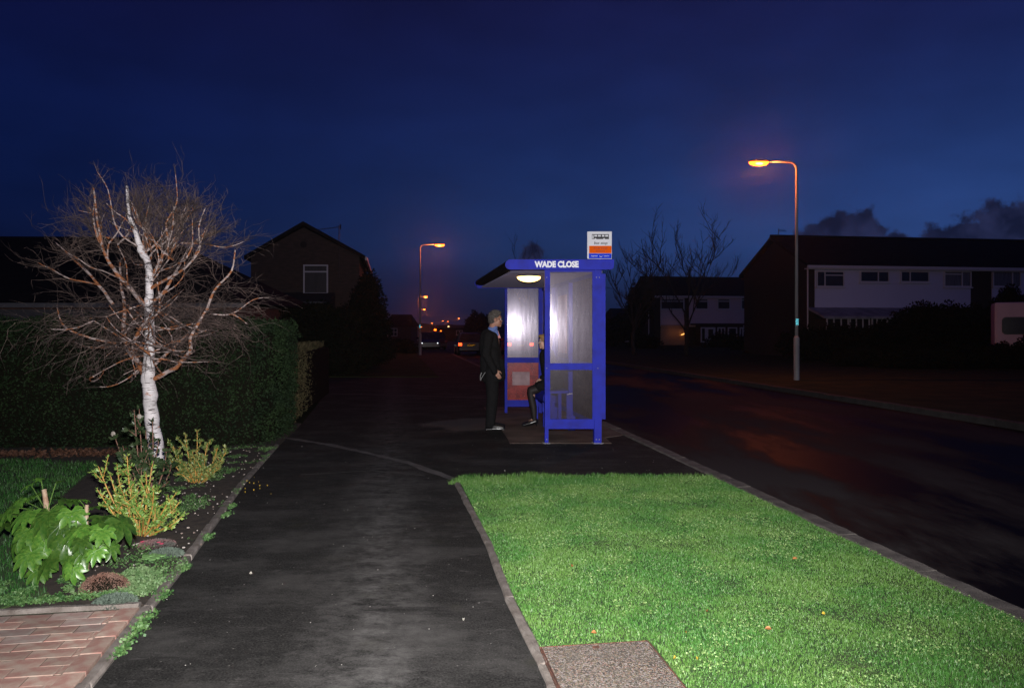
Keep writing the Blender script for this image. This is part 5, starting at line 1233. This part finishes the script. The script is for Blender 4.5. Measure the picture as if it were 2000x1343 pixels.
b = B(); chain(b, [(-.13,-.03,1.175),(-.14,.03,1.175),(-.09,.04,1.18),(-.08,-.04,1.18),(-.13,-.03,1.175)], [.042]*5); b2 = remesh(b, .008, 'scarf', 1); obj('scarf', b2, M_suit, WO, True)
b = B(); b.ball((-.150,0,1.115), (.045,.045,.045), 10, 8); b.build('blouse', M_shirt, WO, smooth=True)
for s_ in (-1,1):
    b = B(); chain(b, [(-.10,s_*.08,.635),(-.34,s_*.076,.560),(-.345,s_*.074,.50),(-.305,s_*.071,.30),(-.29,s_*.07,.11)], [.082,.064,.058,.054,.037], 14)
    obj('tights', remesh(b, .007, 'tights', 2), M_tights, WO, True)
    b = B(); chain(b, [(-.27,s_*.07,.085),(-.35,s_*.073,.055),(-.47,s_*.078,.022)], [.040,.038,.020], 12); b.tube([(-.262,s_*.07,.09),(-.258,s_*.07,0)], [.02,.011], 8)
    obj('shoe', remesh(b, .006, 'shoe', 1), M_shoe, WO, True)
b = B(); c_ = Vector(wh_); b.ball((c_.x+.022,0,c_.z+.040), (.102,.088,.092), 18, 12); b.ball((c_.x+.045,0,c_.z-.03), (.075,.084,.085), 14, 10); b.ball((c_.x-.06,0,c_.z+.085), (.045,.06,.030), 10, 8)
for s_ in (-1,1): b.ball((c_.x+.02,s_*.072,c_.z-.03), (.045,.022,.075), 10, 8)
obj('hair', remesh(b, .006, 'hair', 1), M_blond, WO, True)
glasses(WO, wh_, -1, M_darkm)

# thin haze volume added to give the street lamps their lens-glare halos
hz_ = B(); hz_.box(-1600,1600,-60,3100,-1.2,13.0); hzo = hz_.build('haze'); hzo['kind'] = 'stuff'; hzo['label'] = 'thin haze added for the glare halos round the street lamps'; hzo['category'] = 'haze'
hm_ = bpy.data.materials.new('halo_haze'); hm_.use_nodes = True; hn_ = hm_.node_tree.nodes; hn_.remove(hn_['Principled BSDF'])
pv = hn_.new('ShaderNodeVolumePrincipled'); pv.inputs['Color'].default_value = (.9,.9,.92,1); pv.inputs['Density'].default_value = .0006; pv.inputs['Anisotropy'].default_value = .93
hm_.node_tree.links.new(pv.outputs[0], hn_['Material Output'].inputs['Volume']); hzo.data.materials.append(hm_)

# ================================================================= garden plants
def mk_leafmat(name, c, c2, vein=None, rough=.36):
    return mat(name, c, rough=rough, c2=c2, scale=7, detail=5, spec=.45, coat=.0, rnd=.5)
M_fat = mk_leafmat('glossy_fatsia_leaf', (.030,.095,.012), (.075,.15,.022)); M_stem = mat('pale_brown_stem', (.24,.14,.085), rough=.7, c2=(.36,.27,.19), scale=20); M_pet = mat('green_leaf_stalk', (.08,.15,.03), rough=.5)
def palmate(nl, seed):
    rn = random.Random(seed); b = B(); k0 = (0,0,0)
    lobes = []
    for i in range(nl):
        a = R(-118+236*i/(nl-1)); ln = (1-.42*abs(i/(nl-1)-.5)*2)*rn.uniform(.9,1.08); lobes.append((a, ln))
    for i, (a, ln) in enumerate(lobes):
        dx, dy = math.sin(a), math.cos(a); px_, py_ = dy, -dx
        pts = []
        for (t, w) in ((0,.05),(.3,.10),(.52,.16),(.72,.15),(.88,.085),(1,0)):
            sag = -.32*t*t*ln-.0
            c_ = Vector((dx*t*ln, dy*t*ln, .05*t+sag)); ww = w*(1.12 if nl < 8 else 1)
            pts.append((c_, ww))
        vs = []
        for c_, ww in pts:
            vs += [(c_.x-px_*ww, c_.y-py_*ww, c_.z+ww*.35+rn.uniform(-.012,.012)), tuple(c_), (c_.x+px_*ww, c_.y+py_*ww, c_.z+ww*.35+rn.uniform(-.012,.012))]
        fs = []
        for q in range(len(pts)-1): fs += [(3*q,3*q+1,3*q+4,3*q+3),(3*q+1,3*q+2,3*q+5,3*q+4)]
        b.add(vs, fs)
        if i < nl-1:                                   # web between lobes
            a2, l2 = lobes[i+1]; m1 = Vector((dx*.45*ln, dy*.45*ln, -.02)); m2 = Vector((math.sin(a2)*.45*l2, math.cos(a2)*.45*l2, -.02)); am = (a+a2)/2
            b.add([(0,0,0), tuple(m1), (math.sin(am)*.40, math.cos(am)*.40, .01), tuple(m2)], [(0,1,2,3)])
    return b.mesh('leaf')
pms = [palmate(7,1), palmate(9,2), palmate(8,3)]
for me in pms: me.materials.append(M_fat); me.polygons.foreach_set('use_smooth', [True]*len(me.polygons))
FA = thing('fatsia_plant', 'large glossy plant with big hand-shaped leaves in the left corner bed', 'plant', (-2.72,4.85,0))
def fstem(pts, rad):
    P_, Q_ = refine([Vector(p) for p in pts], rad, 3, .002); B().tube(P_, Q_, 8).build('stem', M_stem, FA, smooth=True)
def loc_(px, py, d): v = AT(px,py,d); return Vector((v.x+2.72, v.y-4.85, v.z))
fstem([loc_(105,1130,4.85), loc_(98,1050,4.85), loc_(92,1000,4.85), loc_(86,955,4.85)], [.018,.017,.018,.014])
fstem([loc_(170,1112,4.75), loc_(172,1060,4.75), loc_(168,1020,4.75), loc_(170,985,4.75)], [.012,.013,.014,.010])
fstem([loc_(60,1130,4.95), loc_(66,1060,4.95), loc_(60,1010,4.95)], [.014,.013,.010])
lf_spots = [ # px, py of leaf centre, depth, size m, azimuth the leaf points, droop
 (60,955,4.95,.13,-60,20),(40,985,4.9,.20,-110,25),(25,1000,4.85,.24,-100,45),(20,1030,4.8,.22,-130,60),(60,1010,4.75,.24,-150,55),(55,1045,4.7,.24,-170,70),(35,1065,4.75,.2,-160,80),
 (95,1012,4.7,.27,180,60),(125,985,4.8,.26,70,25),(140,1010,4.7,.22,120,50),(120,1035,4.65,.26,160,65),(90,1060,4.65,.26,-170,75),(130,1070,4.6,.24,170,75),(60,1090,4.6,.23,-160,80),
 (100,1100,4.6,.24,180,80),(150,1045,4.6,.22,150,55),(175,1040,4.6,.24,140,45),(205,1020,4.65,.28,105,40),(235,1030,4.6,.26,110,55),(190,1062,4.55,.22,160,60),(165,1085,4.55,.20,-170,70),(140,1100,4.55,.2,180,75),
 (80,1120,4.6,.20,-170,80),(115,1128,4.6,.18,170,80),(145,1120,4.5,.17,175,80),(155,985,4.75,.14,-40,10),(110,950,4.9,.10,60,-10),(80,945,4.9,.09,-60,-20),(70,975,4.9,.20,-80,15),
 (215,1075,4.6,.17,120,60),(180,1000,4.8,.16,60,10),(30,965,5.0,.14,-70,20),(12,1015,4.95,.2,-90,40),(160,1065,4.5,.16,175,50),(190,1085,4.5,.15,160,60),(200,1045,4.5,.2,130,50)]
for i, (px, py, d, s_, az, dr_) in enumerate(lf_spots):
    s_ *= .76
    if i in (19,23,31): continue
    az += random.uniform(-35,35); dr_ += random.uniform(-32,22)
    p = loc_(px, py, d); o = bpy.data.objects.new('leaf', pms[i % 3]); COL.objects.link(o); o.parent = FA
    o.location = p+Vector((0,0,.03)); o.scale = (s_*.78,)*3
    o.rotation_euler = Matrix.Rotation(R(-az),3,'Z').to_4x4().to_euler()
    M_ = Matrix.Rotation(R(-az+random.uniform(-12,12)),4,'Z') @ Matrix.Rotation(R(-dr_*.75),4,'X') @ Matrix.Rotation(R(random.uniform(-15,15)),4,'Y'); o.rotation_euler = M_.to_euler()
    src = loc_(92 if px < 140 else 171, max(py-10,1000), 4.82)
    B().tube([src, (src+p)*.5+Vector((0,0,.02)), p+Vector((0,0,.03))], .003, 5, cap=False).build('leaf_stalk', M_pet, FA)
# --- golden euonymus-like shrubs
M_gstem = mat('golden_orange_stem', (.48,.25,.045), rough=.6, c2=(.36,.20,.06), scale=20)
M_gleaf = mat('yellow_green_leaf', (.10,.20,.035), rough=.42, c2=(.25,.33,.08), scale=22, lo=.42, hi=.62, spec=.4)
M_gleaf2 = mat('olive_green_leaf', (.07,.13,.03), rough=.42, c2=(.26,.28,.09), scale=22, lo=.42, hi=.62, spec=.4)
def shrub(label, px, py, d, stems, leafm, stemm, ll, lw, nleaf, name='golden_shrub', kinds=3):
    base = AT(px,py,d); base.z = 0; t = thing(name, label, 'shrub', tuple(base)); Ps = []; Ds = []
    for (tx, ty, dz_) in stems:
        tip = AT(tx,ty,d+dz_)-base; bs = Vector((tip.x*.25, tip.y*.25, 0)); mid = bs.lerp(tip,.5)+Vector((tip.x*.12,random.uniform(-.03,.03),.03))
        P_, Q_ = refine([bs,mid,tip], [.007,.006,.003], 6, .003); B().tube(P_, Q_, 6).build('stem', stemm, t, smooth=True)
        def leavesalong(P_, k, rr0):
            for i in range(k):
                u = random.random()**.75; q = P_[min(len(P_)-1, int(u*(len(P_)-1)))]; nx = P_[min(len(P_)-1,int(u*(len(P_)-1))+1)]; ax_ = (nx-q); ax_ = ax_.normalized() if ax_.length > 1e-6 else Vector((0,0,1))
                a = random.uniform(0,6.28); o_ = Vector((math.cos(a),math.sin(a),0)); dd = ax_*.75+o_*.8; Ps.append(tuple(q.lerp(nx,random.random())+o_*rr0)); Ds.append(tuple(dd))
        leavesalong(P_, nleaf, .004)
        for s in range(kinds):
            u = random.uniform(.25,.85); q = P_[int(u*(len(P_)-1))]; v = Vector((random.gauss(0,.6),random.gauss(0,.6),random.uniform(.5,1.1))).normalized()*random.uniform(.08,.17)
            sp2 = [q, q+v*.5+Vector((0,0,-.0)), q+v]; B().tube(sp2, [.0035,.003,.002], 5).build('side_shoot', stemm, t, smooth=True); leavesalong(refine(sp2,[.003,.003,.002],5)[0], int(nleaf*.55), .003)
    # closer rosettes at tips
    o = obj('leaves', leafmesh('leaves', np.array(Ps), np.array(Ds), ll, lw, .2), leafm, t); o['kind'] = 'stuff'; return t
shrub('larger bright yellow-green shrub with orange stems, beside the big glossy leaves', 275, 1040, 5.75,
      [(192,910,0),(215,925,.1),(248,890,.1),(285,925,-.05),(298,905,.1),(190,955,-.1),(325,985,-.1),(352,978,0),(240,960,-.2),(265,975,-.25),(300,960,-.2),(320,1010,-.2),(335,1030,-.25),(225,985,-.2),(280,1010,-.3),(250,1010,-.2),(300,1020,-.3),(340,1000,.1),(228,905,.2),(260,940,.15),(310,950,.15)], M_gleaf, M_gstem, .034, .015, 44)
shrub('smaller olive-gold shrub right of the white trunk', 385, 935, 7.7,
      [(362,848,0),(385,840,.05),(338,870,0),(405,865,.1),(425,872,0),(442,882,.05),(375,880,-.1),(400,895,-.15),(420,905,-.1),(350,900,-.1),(436,900,0),(330,890,0),(365,915,-.2),(395,915,-.2),(345,925,-.1),(415,930,-.1)], M_gleaf2, M_gstem, .036, .018, 56)
M_darkleaf = mat('dark_round_leaf', (.014,.035,.010), rough=.4, c2=(.05,.07,.03), scale=14, spec=.5)
M_rstem = mat('reddish_thin_stem', (.16,.07,.045), rough=.7, c2=(.25,.14,.10), scale=15)
dk = shrub('dark upright shrub with paddle leaves standing in front of the white trunk', 290, 930, 6.9,
      [(222,846,0),(262,800,0),(272,798,.1),(298,822,0),(268,865,-.05),(255,880,.05),(325,880,0),(310,860,.1),(285,840,.15),(240,870,.1),(335,905,-.05),(300,895,-.1),(275,905,-.1)], M_darkleaf, M_rstem, .060, .032, 26, name='dark_shrub', kinds=2)
for (px, py) in ((221,847),(272,813)):
    p = AT(px,py,6.88); q = p-Vector(dk.location); B().ball(q, (.021,.005,.023), 10, 8).build('pale_leaf', mat('pale_leaf_underside', (.28,.25,.21), rough=.6), dk, smooth=True)
# --- low mounds and small plants
def mound(label, px, py, rx, rz, m, d=None, n=2600, size=.014, name='heather_mound'):
    x, y = G(px, py); t = thing(name, label, 'plant', (x,y,0)); b = B(); b.ball((0,0,0), (rx*.93,rx*.8,rz*.9), 14, 8); b.build('inner_growth', M_core, t, smooth=True)['kind'] = 'stuff'
    dv = unit(np.random.normal(0,1,(n,3))); dv[:,2] = np.abs(dv[:,2]); P = dv*np.array([[rx,rx*.85,rz]])*np.random.uniform(.85,1.08,(n,1))
    o = obj('foliage', leafmesh('foliage', P, dv, size, size*.5), m, t); o['kind'] = 'stuff'; return t
M_hea = mat('reddish_brown_heather', (.13,.06,.040), rough=.8, c2=(.20,.12,.09), scale=12)
mound('rounded red-brown heather mound near the brick paving', 205, 1156, .13, .10, M_hea, n=4200, size=.009)
mound('flat purplish plant cushion with pink flowers by the golden shrub', 305, 1065, .12, .03, mat('purplish_foliage', (.16,.075,.075), rough=.8, c2=(.08,.08,.07), scale=14))
mound('grey-green low cushion plant below the pink flowers', 325, 1085, .10, .035, mat('grey_green_foliage', (.06,.085,.065), rough=.8, c2=(.10,.13,.10), scale=14), size=.02)
mound('grey-green low cushion plant touching the heather mound', 225, 1178, .10, .035, mat('grey_green_foliage_b', (.055,.08,.06), rough=.8, c2=(.09,.12,.09), scale=14), size=.02)
x, y = G(298, 1095); t = thing('rosette_weed', 'pale green leafy rosette weed in the bare soil', 'plant', (x,y,0))
for i in range(11):
    a = i*2.4; r_ = .025+.004*i; B().ball((math.cos(a)*r_, math.sin(a)*r_, .03), (.024,.024,.005), 8, 5).build('leaf', mat('pale_green_rosette', (.17,.33,.11), rough=.5) if i == 0 else bpy.data.materials['pale_green_rosette'], t)
for (px, py) in ((278,1067),(310,1068),(316,1071)):
    x, y = G(px, py); t = thing('pink_flower', 'tiny pink flower on the purplish cushion plant', 'flower', (x,y,.03), group='pink flowers on the cushion')
    for i in range(5): a = i*1.256; B().ball((math.cos(a)*.008,math.sin(a)*.008,.006), (.007,.007,.003), 6, 4).build('petal', bpy.data.materials.get('pink_petal') or mat('pink_petal', (.55,.08,.14), rough=.6), t)
# strap leaves of a plant entering at the left edge
x = -2.60; t = thing('strap_leaf_plant', 'yellow-edged strap leaves poking in at the bottom left corner', 'plant', (-2.62,3.72,0))
for (dx, dy, z, l) in ((.0,.02,.10,.12),(.02,-.10,.08,.10),(-.02,-.22,.05,.10)):
    b = B(); b.tube([(-.25,dy,.02),(-.10,dy,z),(dx,dy,z+.02)], [.012,.014,.003], 6); b.build('leaf', mat('yellow_striped_leaf', (.30,.38,.05), rough=.4, c2=(.07,.16,.03), scale=30, stretch=(.2,1,1)) if 'yellow_striped_leaf' not in bpy.data.materials else bpy.data.materials['yellow_striped_leaf'], t)

# ---- fallen leaves
def fleaf(x, y, s_, m, label, group, z=.03):
    b = B(); a = random.uniform(0,6.28); vs = []
    pr_ = [(0,-1),(.45,-.4),(.5,.2),(.2,.7),(0,1),(-.2,.7),(-.5,.2),(-.45,-.4)]
    vs = [(px_*s_, py_*s_, z_) for (px_, py_), z_ in zip(pr_, [0,.012,.014,.01,.004,.01,.014,.012])]+[(0,0,0)]
    b.add(vs, [(i,(i+1)%8,8) for i in range(8)]+[((i+1)%8,i,8) for i in []]); o = b.build('fallen_leaf', m); o.location = (x,y,z); o.rotation_euler = (random.uniform(-.3,.3),random.uniform(-.3,.3),a); tag(o, label, 'leaf', group)
M_lo = mat('orange_brown_leaf', (.42,.17,.05), rough=.7, c2=(.30,.10,.04), scale=30); M_ly = mat('yellow_leaf', (.62,.46,.05), rough=.6, c2=(.45,.30,.04), scale=30); M_lw = mat('pale_dry_leaf', (.45,.42,.36), rough=.7)
for (px, py, lb_) in ((1117,1115,'orange-brown fallen leaf near the left edging of the verge, farthest of the brown leaves'),(1553,1100,'orange-brown fallen leaf on the verge nearest the road kerb'),(1380,1205,'orange-brown fallen leaf by the bare patch right of the inspection cover'),(1160,1248,'orange-brown fallen leaf just above the inspection cover'),(1500,1240,'orange-brown fallen leaf low on the verge, right of the yellow leaves')):
    x, y = G(px, py); fleaf(x, y, .016, M_lo, lb_, 'brown leaves on the verge', .03)
for (px, py, lb_) in ((1340,1248,'yellow fallen leaf upper one beside the inspection cover corner'),(1318,1298,'yellow fallen leaf closest to the right edge of the inspection cover'),(1608,1210,'lone yellow fallen leaf out on the right of the verge'),(1362,1300,'yellow fallen leaf second from the cover edge, low on the verge')):
    x, y = G(px, py); fleaf(x, y, .011, M_ly, lb_, 'yellow leaves on the verge', .03)
for k in range(12):
    x, y = G(500+random.gauss(0,14), 950+random.gauss(0,9)); fleaf(x, y, .009, M_ly, 'tiny yellow leaf in the loose scatter on the tarmac beside the garden edging', 'yellow leaves on the footpath', .004)
x, y = G(490,1122); fleaf(x, y, .012, M_lw, 'single pale dry leaf on the open footpath', None, .006)
x, y = G(905,1213); fleaf(x, y, .010, M_lw, 'pale scrap beside the verge edging at the bottom', None, .006)
